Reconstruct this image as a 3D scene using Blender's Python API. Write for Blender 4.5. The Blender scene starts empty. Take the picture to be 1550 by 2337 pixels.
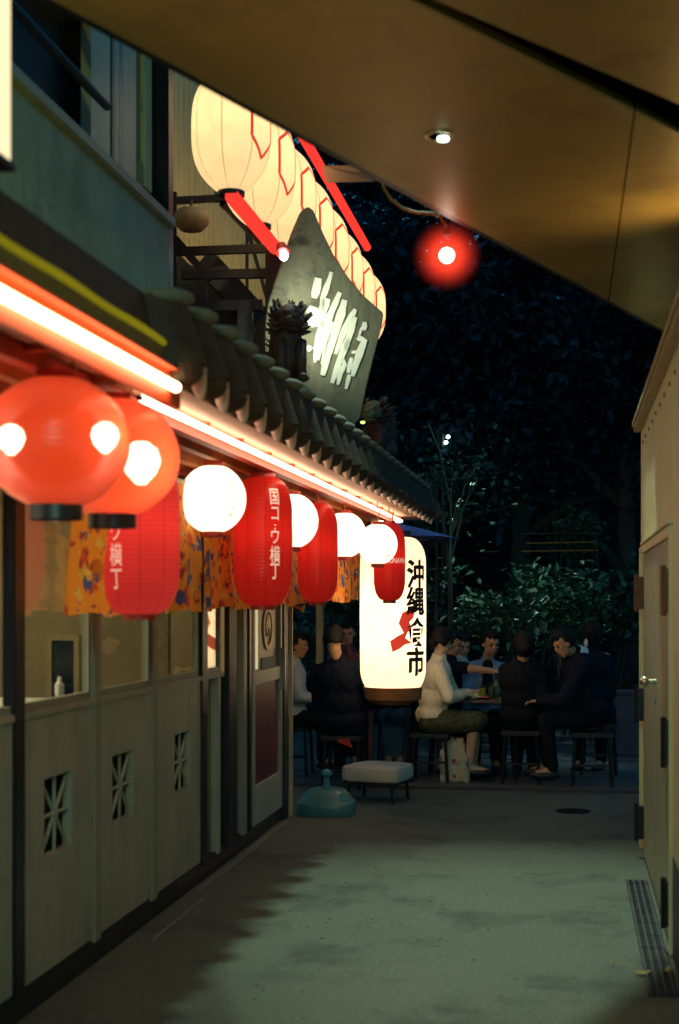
import bpy, bmesh, math, random
from mathutils import Vector, Matrix, noise
random.seed(7)
S = bpy.context.scene
COL = S.collection
R = math.radians

# ------------------------------------------------------------------ camera
TH = R(9.24); CT, ST = math.cos(TH), math.sin(TH)
EYE = 1.6; F = 3246.0
cam = bpy.data.objects.new('camera', bpy.data.cameras.new('camera')); COL.objects.link(cam)
cam.location = (0, 0, EYE); cam.rotation_euler = (R(90), 0, TH)
cam.data.sensor_fit = 'VERTICAL'; cam.data.sensor_height = 36; cam.data.lens = 50
cam.data.shift_y = 199.5 / 2337
cam.data.clip_start = 0.05; cam.data.clip_end = 400
cam.data.dof.use_dof = True; cam.data.dof.focus_distance = 11.6; cam.data.dof.aperture_fstop = 2.2
S.camera = cam

# ------------------------------------------------------------------ world (night)
W = bpy.data.worlds.new('World'); S.world = W; W.use_nodes = True
nt = W.node_tree; nt.nodes.clear()
out = nt.nodes.new('ShaderNodeOutputWorld'); bg = nt.nodes.new('ShaderNodeBackground')
sky = nt.nodes.new('ShaderNodeTexSky'); sky.sky_type = 'NISHITA'; sky.sun_disc = False
sky.sun_elevation = R(-6); sky.sun_rotation = R(200)
add = nt.nodes.new('ShaderNodeMix'); add.data_type = 'RGBA'; add.blend_type = 'ADD'; add.inputs[0].default_value = 1
add.inputs[7].default_value = (0.05, 0.37, 0.62, 1)
nt.links.new(sky.outputs[0], add.inputs[6]); nt.links.new(add.outputs[2], bg.inputs[0])
bg.inputs[1].default_value = 0.30
nt.links.new(bg.outputs[0], out.inputs[0])

# ------------------------------------------------------------------ exposure
S.view_settings.view_transform = 'Standard'; S.view_settings.look = 'None'
S.view_settings.exposure = 0.45; S.view_settings.gamma = 1
S.render.engine = 'CYCLES'
S.cycles.max_bounces = 6; S.cycles.diffuse_bounces = 3; S.cycles.glossy_bounces = 3
S.cycles.transmission_bounces = 4; S.cycles.transparent_max_bounces = 8
S.cycles.caustics_reflective = False; S.cycles.caustics_refractive = False
S.cycles.sample_clamp_indirect = 3
S.cycles.use_denoising = True

def add_light(kind, name, loc, energy, color, target=None, **kw):
    l = bpy.data.lights.new(name, kind); l.energy = energy; l.color = color
    for k, v in kw.items(): setattr(l, k, v)
    o = bpy.data.objects.new(name, l); COL.objects.link(o); o.location = loc
    if target is not None:
        o.rotation_euler = (Vector(target) - Vector(loc)).to_track_quat('-Z', 'Y').to_euler()
    return o
# greenish street flood high over the alley: lights the paving, shaded by the eave
add_light('SPOT', 'street_flood_light', (-0.55, 9.6, 9.2), 2250, (0.70, 1.0, 0.74), (-0.2, 6.9, 0), spot_size=R(35), spot_blend=1.0, shadow_soft_size=0.17)
# passage lamps under the soffit behind the camera
add_light('AREA', 'passage_lamp_light', (-0.2, -0.6, 3.0), 46, (0.58, 1.0, 0.78), (-1.2, 6.5, 0.3), shape='RECTANGLE', size=1.2, size_y=0.15)

# ------------------------------------------------------------------ pixel helpers (photo pixels -> points)
def PD(px, py, d):
    a = (px - 775) / F * d; z = EYE + (1368 - py) / F * d
    return Vector((-ST * d + CT * a, CT * d + ST * a, z))
def depth_of(p): return p[1] * CT - p[0] * ST
def onX(px, py, X):
    t = (px - 775) / F; Y = X * (CT + t * ST) / (t * CT - ST)
    return PD(px, py, Y * CT - X * ST)
def YX(px, X): return onX(px, 1368, X).y
def onZ(px, py, Z):
    return PD(px, py, (Z - EYE) * F / (1368 - py))
def zat(py, d): return EYE + (1368 - py) / F * d

# ------------------------------------------------------------------ materials
MATS = {}
def mat(name, col, rough=0.7, metal=0.0, var=0.15, scale=6.0, bump=0.0, bscale=60.0, emit=None, estr=0.0, coat=0.0, spec=0.5, alpha=1.0, sheen=0.0, trans=0.0, dirt=None, stretch=None):
    m = bpy.data.materials.new(name); m.use_nodes = True; MATS[name] = m
    n = m.node_tree.nodes; L = m.node_tree.links; p = n['Principled BSDF']
    p.inputs['Roughness'].default_value = rough; p.inputs['Metallic'].default_value = metal
    p.inputs['Coat Weight'].default_value = coat; p.inputs['Specular IOR Level'].default_value = spec
    p.inputs['Transmission Weight'].default_value = trans
    tc = n.new('ShaderNodeTexCoord'); mp = n.new('ShaderNodeMapping'); L.new(tc.outputs['Object'], mp.inputs[0])
    if stretch: mp.inputs['Scale'].default_value = stretch
    nz = n.new('ShaderNodeTexNoise'); nz.inputs['Scale'].default_value = scale; nz.inputs['Detail'].default_value = 6; nz.inputs['Roughness'].default_value = 0.65
    L.new(mp.outputs[0], nz.inputs['Vector'])
    rp = n.new('ShaderNodeValToRGB'); L.new(nz.outputs[0], rp.inputs[0])
    c = Vector(col)
    rp.color_ramp.elements[0].position = 0.3; rp.color_ramp.elements[1].position = 0.72
    lo = c * (1 - var); hi = c * (1 + var)
    rp.color_ramp.elements[0].color = (*lo, 1); rp.color_ramp.elements[1].color = (*[min(1, v) for v in hi], 1)
    src = rp.outputs[0]
    if dirt:
        n2 = n.new('ShaderNodeTexNoise'); n2.inputs['Scale'].default_value = dirt[1]; n2.inputs['Detail'].default_value = 8; n2.inputs['Roughness'].default_value = 0.75
        L.new(tc.outputs['Object'], n2.inputs['Vector'])
        r2 = n.new('ShaderNodeValToRGB'); r2.color_ramp.elements[0].position = dirt[2]; r2.color_ramp.elements[1].position = dirt[2] + 0.13
        L.new(n2.outputs[0], r2.inputs[0])
        mx = n.new('ShaderNodeMix'); mx.data_type = 'RGBA'; L.new(r2.outputs[0], mx.inputs[0]); L.new(src, mx.inputs[6]); mx.inputs[7].default_value = (*dirt[0], 1)
        src = mx.outputs[2]
    L.new(src, p.inputs['Base Color'])
    mr = n.new('ShaderNodeMapRange'); mr.inputs[3].default_value = max(0.02, rough - 0.1); mr.inputs[4].default_value = min(1, rough + 0.1)
    L.new(nz.outputs[0], mr.inputs[0]); L.new(mr.outputs[0], p.inputs['Roughness'])
    if bump > 0:
        bn = n.new('ShaderNodeTexNoise'); bn.inputs['Scale'].default_value = bscale; bn.inputs['Detail'].default_value = 5
        L.new(mp.outputs[0], bn.inputs['Vector'])
        b = n.new('ShaderNodeBump'); b.inputs['Strength'].default_value = bump; b.inputs['Distance'].default_value = 0.01
        L.new(bn.outputs[0], b.inputs['Height']); L.new(b.outputs[0], p.inputs['Normal'])
    if emit:
        p.inputs['Emission Color'].default_value = (*emit, 1); p.inputs['Emission Strength'].default_value = estr
    return m

def lantern_mat(name, col, estr, ecol, gloss=0.25, rough=0.18, rib=90.0, ribamt=0.06, seams=8, seamdark=0.75, clear=0.0):
    """thin lit skin: diffuse + translucent + weak glow, horizontal wire ribs, vertical seams, glossy varnish"""
    m = bpy.data.materials.new(name); m.use_nodes = True; n = m.node_tree.nodes; L = m.node_tree.links; n.clear()
    o = n.new('ShaderNodeOutputMaterial'); tc = n.new('ShaderNodeTexCoord'); sp = n.new('ShaderNodeSeparateXYZ'); L.new(tc.outputs['Object'], sp.inputs[0])
    # seams
    at = n.new('ShaderNodeMath'); at.operation = 'ARCTAN2'; L.new(sp.outputs[1], at.inputs[0]); L.new(sp.outputs[0], at.inputs[1])
    mu = n.new('ShaderNodeMath'); mu.operation = 'MULTIPLY'; L.new(at.outputs[0], mu.inputs[0]); mu.inputs[1].default_value = seams / 2.0
    sn = n.new('ShaderNodeMath'); sn.operation = 'SINE'; L.new(mu.outputs[0], sn.inputs[0])
    ab = n.new('ShaderNodeMath'); ab.operation = 'ABSOLUTE'; L.new(sn.outputs[0], ab.inputs[0])
    mr = n.new('ShaderNodeMapRange'); mr.inputs[1].default_value = 0.0; mr.inputs[2].default_value = 0.11; mr.inputs[3].default_value = seamdark; mr.inputs[4].default_value = 1.0
    L.new(ab.outputs[0], mr.inputs[0])
    rz = n.new('ShaderNodeMath'); rz.operation = 'MULTIPLY'; L.new(sp.outputs[2], rz.inputs[0]); rz.inputs[1].default_value = rib * 2 * math.pi
    rs = n.new('ShaderNodeMath'); rs.operation = 'SINE'; L.new(rz.outputs[0], rs.inputs[0])
    ra = n.new('ShaderNodeMath'); ra.operation = 'MULTIPLY_ADD'; L.new(rs.outputs[0], ra.inputs[0]); ra.inputs[1].default_value = ribamt; ra.inputs[2].default_value = 1 - ribamt
    nz = n.new('ShaderNodeTexNoise'); nz.inputs['Scale'].default_value = 9; nz.inputs['Detail'].default_value = 4; L.new(tc.outputs['Object'], nz.inputs['Vector'])
    na = n.new('ShaderNodeMath'); na.operation = 'MULTIPLY_ADD'; L.new(nz.outputs[0], na.inputs[0]); na.inputs[1].default_value = 0.3; na.inputs[2].default_value = 0.85
    f1 = n.new('ShaderNodeMath'); f1.operation = 'MULTIPLY'; L.new(mr.outputs[0], f1.inputs[0]); L.new(ra.outputs[0], f1.inputs[1])
    f2 = n.new('ShaderNodeMath'); f2.operation = 'MULTIPLY'; L.new(f1.outputs[0], f2.inputs[0]); L.new(na.outputs[0], f2.inputs[1])
    vc = n.new('ShaderNodeVectorMath'); vc.operation = 'SCALE'; vc.inputs[0].default_value = col; L.new(f2.outputs[0], vc.inputs['Scale'])
    df = n.new('ShaderNodeBsdfDiffuse'); tr = n.new('ShaderNodeBsdfTranslucent'); L.new(vc.outputs[0], df.inputs[0]); L.new(vc.outputs[0], tr.inputs[0])
    m1 = n.new('ShaderNodeMixShader'); m1.inputs[0].default_value = 0.55; L.new(df.outputs[0], m1.inputs[1]); L.new(tr.outputs[0], m1.inputs[2])
    bmp = n.new('ShaderNodeBump'); bmp.inputs['Strength'].default_value = 0.25; bmp.inputs['Distance'].default_value = 0.002; L.new(rs.outputs[0], bmp.inputs['Height'])
    gl = n.new('ShaderNodeBsdfGlossy'); gl.inputs['Roughness'].default_value = rough; L.new(bmp.outputs[0], gl.inputs['Normal'])
    fr = n.new('ShaderNodeFresnel'); fr.inputs[0].default_value = 1.5
    fm = n.new('ShaderNodeMath'); fm.operation = 'MULTIPLY'; L.new(fr.outputs[0], fm.inputs[0]); fm.inputs[1].default_value = gloss * 4
    m2 = n.new('ShaderNodeMixShader'); L.new(fm.outputs[0], m2.inputs[0]); L.new(m1.outputs[0], m2.inputs[1]); L.new(gl.outputs[0], m2.inputs[2])
    ve = n.new('ShaderNodeVectorMath'); ve.operation = 'SCALE'; ve.inputs[0].default_value = ecol; L.new(f2.outputs[0], ve.inputs['Scale'])
    em = n.new('ShaderNodeEmission'); L.new(ve.outputs[0], em.inputs[0]); em.inputs[1].default_value = estr
    ad = n.new('ShaderNodeAddShader'); L.new(m2.outputs[0], ad.inputs[0]); L.new(em.outputs[0], ad.inputs[1])
    if clear > 0:
        tp = n.new('ShaderNodeBsdfTransparent'); tp.inputs[0].default_value = (1, .85, .7, 1); mc = n.new('ShaderNodeMixShader'); mc.inputs[0].default_value = clear
        L.new(ad.outputs[0], mc.inputs[1]); L.new(tp.outputs[0], mc.inputs[2]); L.new(mc.outputs[0], o.inputs[0])
    else: L.new(ad.outputs[0], o.inputs[0])
    MATS[name] = m
    return m

def emis(name, col, s):
    m = bpy.data.materials.new(name); m.use_nodes = True; n = m.node_tree.nodes; n.clear()
    o = n.new('ShaderNodeOutputMaterial'); e = n.new('ShaderNodeEmission'); e.inputs[0].default_value = (*col, 1); e.inputs[1].default_value = s
    m.node_tree.links.new(e.outputs[0], o.inputs[0]); MATS[name] = m; return m

def glass_mat(name, tint=(0.9, 0.95, 0.9), rough=0.01, refl=1.0, ior=1.5):
    m = bpy.data.materials.new(name); m.use_nodes = True; n = m.node_tree.nodes; L = m.node_tree.links; n.clear()
    o = n.new('ShaderNodeOutputMaterial'); t = n.new('ShaderNodeBsdfTransparent'); t.inputs[0].default_value = (*tint, 1)
    g = n.new('ShaderNodeBsdfGlossy'); g.inputs['Roughness'].default_value = rough
    fr = n.new('ShaderNodeLayerWeight'); fr.inputs[0].default_value = 0.5
    pw = n.new('ShaderNodeMath'); pw.operation = 'POWER'; pw.inputs[1].default_value = 4.5; L.new(fr.outputs['Facing'], pw.inputs[0])
    mm = n.new('ShaderNodeMath'); mm.operation = 'MULTIPLY_ADD'; mm.inputs[1].default_value = .9*refl; mm.inputs[2].default_value = .04; L.new(pw.outputs[0], mm.inputs[0])
    x = n.new('ShaderNodeMixShader'); L.new(mm.outputs[0], x.inputs[0]); L.new(t.outputs[0], x.inputs[1]); L.new(g.outputs[0], x.inputs[2]); L.new(x.outputs[0], o.inputs[0])
    MATS[name] = m; return m

HALO_R = 0.165
def glow_halo(name, col, dens):
    # red halo round the bulb, built as glowing volume that thins towards the rim
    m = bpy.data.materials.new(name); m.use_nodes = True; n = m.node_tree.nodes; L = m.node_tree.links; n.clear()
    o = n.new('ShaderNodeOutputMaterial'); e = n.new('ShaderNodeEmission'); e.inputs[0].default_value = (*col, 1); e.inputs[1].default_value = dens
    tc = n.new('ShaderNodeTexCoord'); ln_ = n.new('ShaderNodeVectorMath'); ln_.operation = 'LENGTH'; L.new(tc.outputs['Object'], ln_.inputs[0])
    mr = n.new('ShaderNodeMapRange'); mr.inputs[1].default_value = 0; mr.inputs[2].default_value = HALO_R; mr.inputs[3].default_value = 1; mr.inputs[4].default_value = 0; L.new(ln_.outputs['Value'], mr.inputs[0])
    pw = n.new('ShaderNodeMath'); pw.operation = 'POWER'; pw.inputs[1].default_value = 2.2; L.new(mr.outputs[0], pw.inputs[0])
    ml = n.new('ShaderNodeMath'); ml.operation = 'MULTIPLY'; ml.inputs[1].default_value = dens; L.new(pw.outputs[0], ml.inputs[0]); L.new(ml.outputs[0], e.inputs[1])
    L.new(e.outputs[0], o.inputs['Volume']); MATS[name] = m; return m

mat('concrete', (0.104, 0.124, 0.098), 0.74, var=0.45, scale=48, bump=1.0, bscale=180, dirt=((0.048, 0.064, 0.056), 1.3, 0.50))
mat('paving', (0.10, 0.095, 0.10), 0.8, var=0.3, scale=2.5, bump=0.5, bscale=70, dirt=((0.05, 0.05, 0.055), 3, 0.55))
mat('kerb', (0.06, 0.06, 0.065), 0.85, var=0.3, bump=0.3)
mat('black', (0.012, 0.013, 0.016), 0.5, var=0.3)
mat('black_metal', (0.02, 0.022, 0.026), 0.4, metal=0.4, var=0.3)
mat('steel', (0.35, 0.35, 0.33), 0.35, metal=0.8, var=0.2, scale=20)
mat('panel_grey', (0.35, 0.365, 0.285), 0.5, var=0.16, scale=7, stretch=(1, 1, .25), bump=0.08, bscale=30, dirt=((0.24, 0.25, 0.195), 3, 0.55))
mat('post_grey', (0.27, 0.28, 0.215), 0.5, var=0.15, scale=5, stretch=(1, 1, 0.2))
mat('wall_green', (0.22, 0.32, 0.24), 0.75, var=0.18, scale=2.5, bump=0.3, bscale=50, dirt=((0.16, 0.23, 0.18), 1.6, 0.52))
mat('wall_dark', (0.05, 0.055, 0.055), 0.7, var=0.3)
mat('cladding', (0.42, 0.40, 0.28), 0.45, var=0.18, scale=3, stretch=(1, 1, 0.15))
mat('yellow_wall', (0.70, 0.58, 0.25), 0.5, var=0.12, scale=4, stretch=(1, 6, 0.2))
mat('soffit_panel', (0.41, 0.30, 0.09), 0.40, metal=0.3, var=0.12, scale=1.2, dirt=((0.29, 0.20, 0.065), 1.1, 0.5), bump=0.02, bscale=25)
mat('kiosk', (0.76, 0.74, 0.44), 0.55, var=0.12, scale=3, bump=0.05, dirt=((0.40, 0.34, 0.20), 5, 0.62), stretch=(1, 1, 0.25))
mat('kiosk_door', (0.27, 0.28, 0.18), 0.45, var=0.12, scale=4, stretch=(1, 1, 0.3))
mat('kiosk_cap', (0.50, 0.40, 0.24), 0.6, var=0.2, scale=9)
mat('rust', (0.20, 0.09, 0.035), 0.7, var=0.35, scale=30)
mat('brass', (0.65, 0.58, 0.38), 0.25, metal=0.9, var=0.1)
mat('red_paint', (0.72, 0.035, 0.02), 0.3, var=0.15, scale=8)
mat('fascia_orange', (0.70, 0.085, 0.015), 0.5, var=0.2, scale=8)
mat('olive_trim', (0.20, 0.15, 0.03), 0.7, var=0.25, scale=30)
mat('red_beam', (0.50, 0.07, 0.025), 0.5, var=0.35, scale=14, stretch=(1, .3, 1))
mat('orange_wood', (0.48, 0.16, 0.04), 0.55, var=0.3, scale=12, stretch=(1, .3, 1))
mat('cream_board', (0.42, 0.28, 0.19), 0.6, var=0.15, scale=10, stretch=(1, .3, 1))
mat('tile', (0.042, 0.025, 0.014), 0.7, var=0.5, scale=14, bump=0.4, bscale=70, dirt=((0.07, 0.058, 0.042), 9, 0.62))
mat('tile_brown', (0.085, 0.045, 0.018), 0.65, var=0.3, scale=10, bump=0.3)
mat('tile_end', (0.80, 0.62, 0.48), 0.7, var=0.3, scale=20, bump=0.3)
mat('mortar', (0.17, 0.165, 0.12), 0.85, var=0.3, scale=20, bump=0.5)  # also the paler tone put on tile tops for caught light
mat('wood_pale', (0.52, 0.42, 0.22), 0.6, var=0.3, scale=8, stretch=(4, 4, .4), bump=0.15)
mat('wood_dark', (0.10, 0.06, 0.035), 0.5, var=0.3, scale=8)
mat('slab_wood', (0.17, 0.19, 0.14), 0.75, var=0.4, scale=5, bump=0.5, bscale=30, stretch=(1, 1, .35), dirt=((0.055, 0.06, 0.05), 5, 0.52))
mat('white_paint', (0.80, 0.90, 0.84), 0.6, var=0.1, scale=12)
mat('shisa_red', (0.07, 0.026, 0.018), 0.6, var=0.5, scale=25, bump=0.6, bscale=60)
mat('shisa_grey', (0.17, 0.19, 0.12), 0.7, var=0.5, scale=22, bump=0.6, bscale=60)
mat('pedestal', (0.20, 0.22, 0.20), 0.85, var=0.2, scale=12, bump=0.3)
mat('cushion', (0.62, 0.55, 0.46), 0.9, var=0.1, scale=30, bump=0.4, bscale=200)
mat('teal_plastic', (0.06, 0.20, 0.20), 0.35, var=0.2, scale=6)
mat('blue_plastic', (0.08, 0.28, 0.38), 0.35, var=0.2)
mat('umbrella_blue', (0.30, 0.34, 0.80), 0.8, var=0.15, scale=8)
mat('white_cloth', (0.75, 0.73, 0.68), 0.8, var=0.1)
mat('food', (0.75, 0.55, 0.25), 0.6, var=0.6, scale=60, bump=0.8)
mat('red_food', (0.5, 0.05, 0.02), 0.5, var=0.5, scale=40)
mat('green_drink', (0.32, 0.38, 0.04), 0.25, var=0.3, scale=20)
mat('bottle_glass', (0.09, 0.12, 0.075), 0.12, var=0.3, spec=0.8, coat=0.5)
mat('bottle_label', (0.62, 0.52, 0.22), 0.5, var=0.2)
mat('clear_bottle', (0.20, 0.21, 0.15), 0.15, var=0.4, scale=40, coat=0.6)
mat('bag', (0.46, 0.42, 0.30), 0.75, var=0.25, scale=30, bump=0.4, bscale=40)
mat('bag_red', (0.45, 0.03, 0.02), 0.7, var=0.3)
mat('skin', (0.50, 0.27, 0.15), 0.55, var=0.12, scale=14)
mat('skin_pale', (0.60, 0.38, 0.25), 0.55, var=0.1, scale=14)
mat('hair', (0.010, 0.009, 0.010), 0.6, spec=.2, var=0.3, scale=60, stretch=(1, 1, .2))
mat('cardigan', (0.80, 0.72, 0.54), 0.95, spec=.08, var=0.12, scale=40, bump=0.7, bscale=120)
mat('skirt', (0.085, 0.085, 0.05), 0.9, spec=.08, var=0.5, scale=30)
mat('blue_shirt', (0.22, 0.31, 0.44), 0.9, spec=.08, var=0.2, scale=12, bump=0.3)
mat('black_cloth', (0.012, 0.014, 0.020), 0.9, spec=.08, var=0.3, scale=20)
mat('navy_cloth', (0.012, 0.016, 0.030), 0.9, spec=.08, var=0.3, scale=20)
mat('pale_shirt', (0.55, 0.58, 0.56), 0.85, var=0.15)
mat('stripe_shirt', (0.34, 0.48, 0.58), 0.85, var=0.5, scale=5, stretch=(.3, .3, 7))
mat('collar_white', (0.82, 0.84, 0.86), 0.7, var=0.03)
mat('denim', (0.05, 0.10, 0.16), 0.9, spec=.08, var=0.3)
mat('eye', (0.015, 0.01, 0.01), 0.2, var=0.0)
mat('lip', (0.30, 0.10, 0.08), 0.5, var=0.1)
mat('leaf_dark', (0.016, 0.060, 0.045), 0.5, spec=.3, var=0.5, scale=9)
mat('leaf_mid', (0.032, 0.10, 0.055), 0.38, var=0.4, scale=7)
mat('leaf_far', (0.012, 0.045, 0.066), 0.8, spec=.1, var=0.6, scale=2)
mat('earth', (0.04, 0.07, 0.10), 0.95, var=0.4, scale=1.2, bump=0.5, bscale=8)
mat('bark', (0.045, 0.05, 0.04), 0.9, var=0.4, scale=8, bump=0.7, bscale=25, stretch=(1, 1, .3))
mat('bamboo', (0.12, 0.15, 0.09), 0.5, var=0.3, scale=6)
mat('low_wall', (0.075, 0.085, 0.115), 0.85, var=0.25, scale=5, bump=0.4)
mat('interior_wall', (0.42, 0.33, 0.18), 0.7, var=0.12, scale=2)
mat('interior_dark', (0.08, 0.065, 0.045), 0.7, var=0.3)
mat('mirror_dark', (0.02, 0.04, 0.05), 0.15, var=0.6, scale=6)
mat('counter_white', (0.85, 0.85, 0.80), 0.3, var=0.04)
mat('poster_red', (0.10, 0.010, 0.02), 0.5, var=0.8, scale=7, dirt=((0.015, 0.012, 0.04), 4, 0.50), stretch=(1, 1, .4))
mat('emblem_yellow', (0.60, 0.42, 0.12), 0.5, var=0.1)
mat('sign_green', (0.16, 0.17, 0.08), 0.45, var=0.15, scale=3)
mat('cream_paper_glow', (0.78, 0.68, 0.42), 0.6, var=0.06, emit=(0.95, 0.78, 0.42), estr=0.42)  # brightness put into the paper strip as weak emission
mat('cord_orange', (0.60, 0.24, 0.04), 0.5, var=0.2)
mat('cord_yellow', (0.50, 0.36, 0.06), 0.5, var=0.2)
mat('cap_black', (0.02, 0.018, 0.02), 0.4, var=0.2)
mat('cap_red', (0.45, 0.04, 0.02), 0.45, var=0.2)
mat('ink_brown', (0.045, 0.012, 0.01), 0.7, var=0.3)
mat('ink_red', (0.62, 0.035, 0.02), 0.6, var=0.15, emit=(0.9, 0.06, 0.03), estr=0.45)
mat('ink_white', (0.85, 0.80, 0.72), 0.6, var=0.08, emit=(1.0, 0.55, 0.42), estr=0.42)
mat('hex_red', (0.62, 0.06, 0.03), 0.6, var=0.1, emit=(0.8, 0.06, 0.03), estr=0.6)
mat('leaf_fallen', (0.40, 0.28, 0.10), 0.7, var=0.3)
mat('unlit_paper', (0.22, 0.20, 0.13), 0.7, var=0.3, scale=8)
mat('rail_dark', (0.16, 0.08, 0.03), 0.5, var=0.2)
lantern_mat('lant_white', (0.9, 0.85, 0.75), 0.62, (1.0, 0.86, 0.66), gloss=0.12, seams=10, seamdark=0.86, ribamt=0.035, rib=60)
lantern_mat('lant_red_overlit', (0.72, 0.06, 0.05), 0.13, (1.0, 0.085, 0.07), gloss=0.10, rough=0.3, seams=10, seamdark=0.6, ribamt=0.05, rib=50)  # same red skin, made pinker to stand for overexposure
lantern_mat('lant_red', (0.70, 0.030, 0.018), 0.07, (1.0, 0.045, 0.03), gloss=0.10, rough=0.3, seams=10, seamdark=0.6, ribamt=0.05, rib=50)
lantern_mat('lant_orange', (0.66, 0.055, 0.015), 0.11, (1.0, 0.09, 0.015), gloss=0.22, clear=0.09, rough=0.3, seams=0, ribamt=0.0, rib=55)
lantern_mat('lant_giant', (0.85, 0.72, 0.52), 0.52, (1.0, 0.80, 0.54), gloss=0.05, rough=0.4, seams=12, seamdark=0.62, ribamt=0.04, rib=60)
lantern_mat('lant_row', (0.78, 0.66, 0.46), 0.34, (1.0, 0.74, 0.40), gloss=0.05, rough=0.4, seams=8, seamdark=0.42, ribamt=0.03, rib=70)
emis('tube_lit', (1.0, 0.66, 0.34), 6.0)
emis('tube_far', (1.0, 0.66, 0.44), 9.0)
emis('hotspot_white', (1.0, 0.9, 0.75), 26.0)
emis('globe_bulb', (1.0, 0.85, 0.7), 5.0)
emis('small_lamp', (0.8, 0.95, 1.0), 9.0)
emis('downlight_lit', (0.85, 1.0, 0.8), 3)
emis('rope_yellow', (0.50, 0.42, 0.015), .30)
emis('yellow_glow', (0.85, 0.78, 0.02), 1.3)
emis('signbox_lit', (1.0, 0.80, 0.46), 0.95)
emis('spark', (0.75, 1.0, 0.2), 1.6)
glow_halo('halo_red', (1.0, 0.05, 0.02), 17.0)
glass_mat('window_glass', (0.92, 0.95, 0.9), 0.015, 1.5)
glass_mat('door_glass', (0.85, 0.9, 0.8), 0.02, 1.2)

# bingata cloth
def noren_mat():
    m = mat('noren', (0.6, 0.26, 0.04), 0.85, var=0.2); n = m.node_tree.nodes; L = m.node_tree.links
    p = n['Principled BSDF']; tc = n.new('ShaderNodeTexCoord')
    last = None
    base = n.new('ShaderNodeRGB'); base.outputs[0].default_value = (0.90, 0.31, 0.035, 1); last = base.outputs[0]
    wv = n.new('ShaderNodeTexNoise'); wv.inputs['Scale'].default_value = 3; L.new(tc.outputs['Object'], wv.inputs['Vector'])
    for k, (sc, th, cols) in enumerate([(6, 0.36, [(0.62, 0.05, 0.02), (0.60, 0.16, 0.02), (0.70, 0.40, 0.06)]), (9.5, 0.40, [(0.08, 0.10, 0.28), (0.70, 0.09, 0.03), (0.85, 0.22, 0.03)]), (17, 0.38, [(0.40, 0.05, 0.05), (0.10, 0.12, 0.26), (0.85, 0.50, 0.10)])]):
        v = n.new('ShaderNodeTexVoronoi'); v.inputs['Scale'].default_value = sc; v.inputs['Randomness'].default_value = 1
        dn = n.new('ShaderNodeTexNoise'); dn.inputs['Scale'].default_value = sc * 2.2; L.new(tc.outputs['Object'], dn.inputs['Vector'])
        av = n.new('ShaderNodeVectorMath'); av.operation = 'MULTIPLY_ADD'; L.new(dn.outputs['Color'], av.inputs[0]); av.inputs[1].default_value = (0.07,) * 3; L.new(tc.outputs['Object'], av.inputs[2])
        L.new(av.outputs[0], v.inputs['Vector'])
        lt = n.new('ShaderNodeMath'); lt.operation = 'LESS_THAN'; lt.inputs[1].default_value = th; L.new(v.outputs['Distance'], lt.inputs[0])
        sp = n.new('ShaderNodeSeparateXYZ'); L.new(v.outputs['Color'], sp.inputs[0])
        pick = n.new('ShaderNodeMath'); pick.operation = 'GREATER_THAN'; pick.inputs[1].default_value = 0.25; L.new(sp.outputs[0], pick.inputs[0])
        mk = n.new('ShaderNodeMath'); mk.operation = 'MULTIPLY'; L.new(lt.outputs[0], mk.inputs[0]); L.new(pick.outputs[0], mk.inputs[1])
        rp = n.new('ShaderNodeValToRGB'); rp.color_ramp.interpolation = 'CONSTANT'; L.new(sp.outputs[1], rp.inputs[0])
        rp.color_ramp.elements[0].color = (*cols[0], 1); rp.color_ramp.elements[1].color = (*cols[1], 1); rp.color_ramp.elements[1].position = 0.4
        e = rp.color_ramp.elements.new(0.75); e.color = (*cols[2], 1)
        mx = n.new('ShaderNodeMix'); mx.data_type = 'RGBA'; L.new(mk.outputs[0], mx.inputs[0]); L.new(last, mx.inputs[6]); L.new(rp.outputs[0], mx.inputs[7]); last = mx.outputs[2]
    L.new(last, p.inputs['Base Color'])
    tr = n.new('ShaderNodeBsdfTranslucent'); L.new(last, tr.inputs[0]); ms = n.new('ShaderNodeMixShader'); ms.inputs[0].default_value = 0.30
    L.new(p.outputs[0], ms.inputs[1]); L.new(tr.outputs[0], ms.inputs[2])
    L.new(ms.outputs[0], n['Material Output'].inputs[0])
noren_mat()

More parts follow.
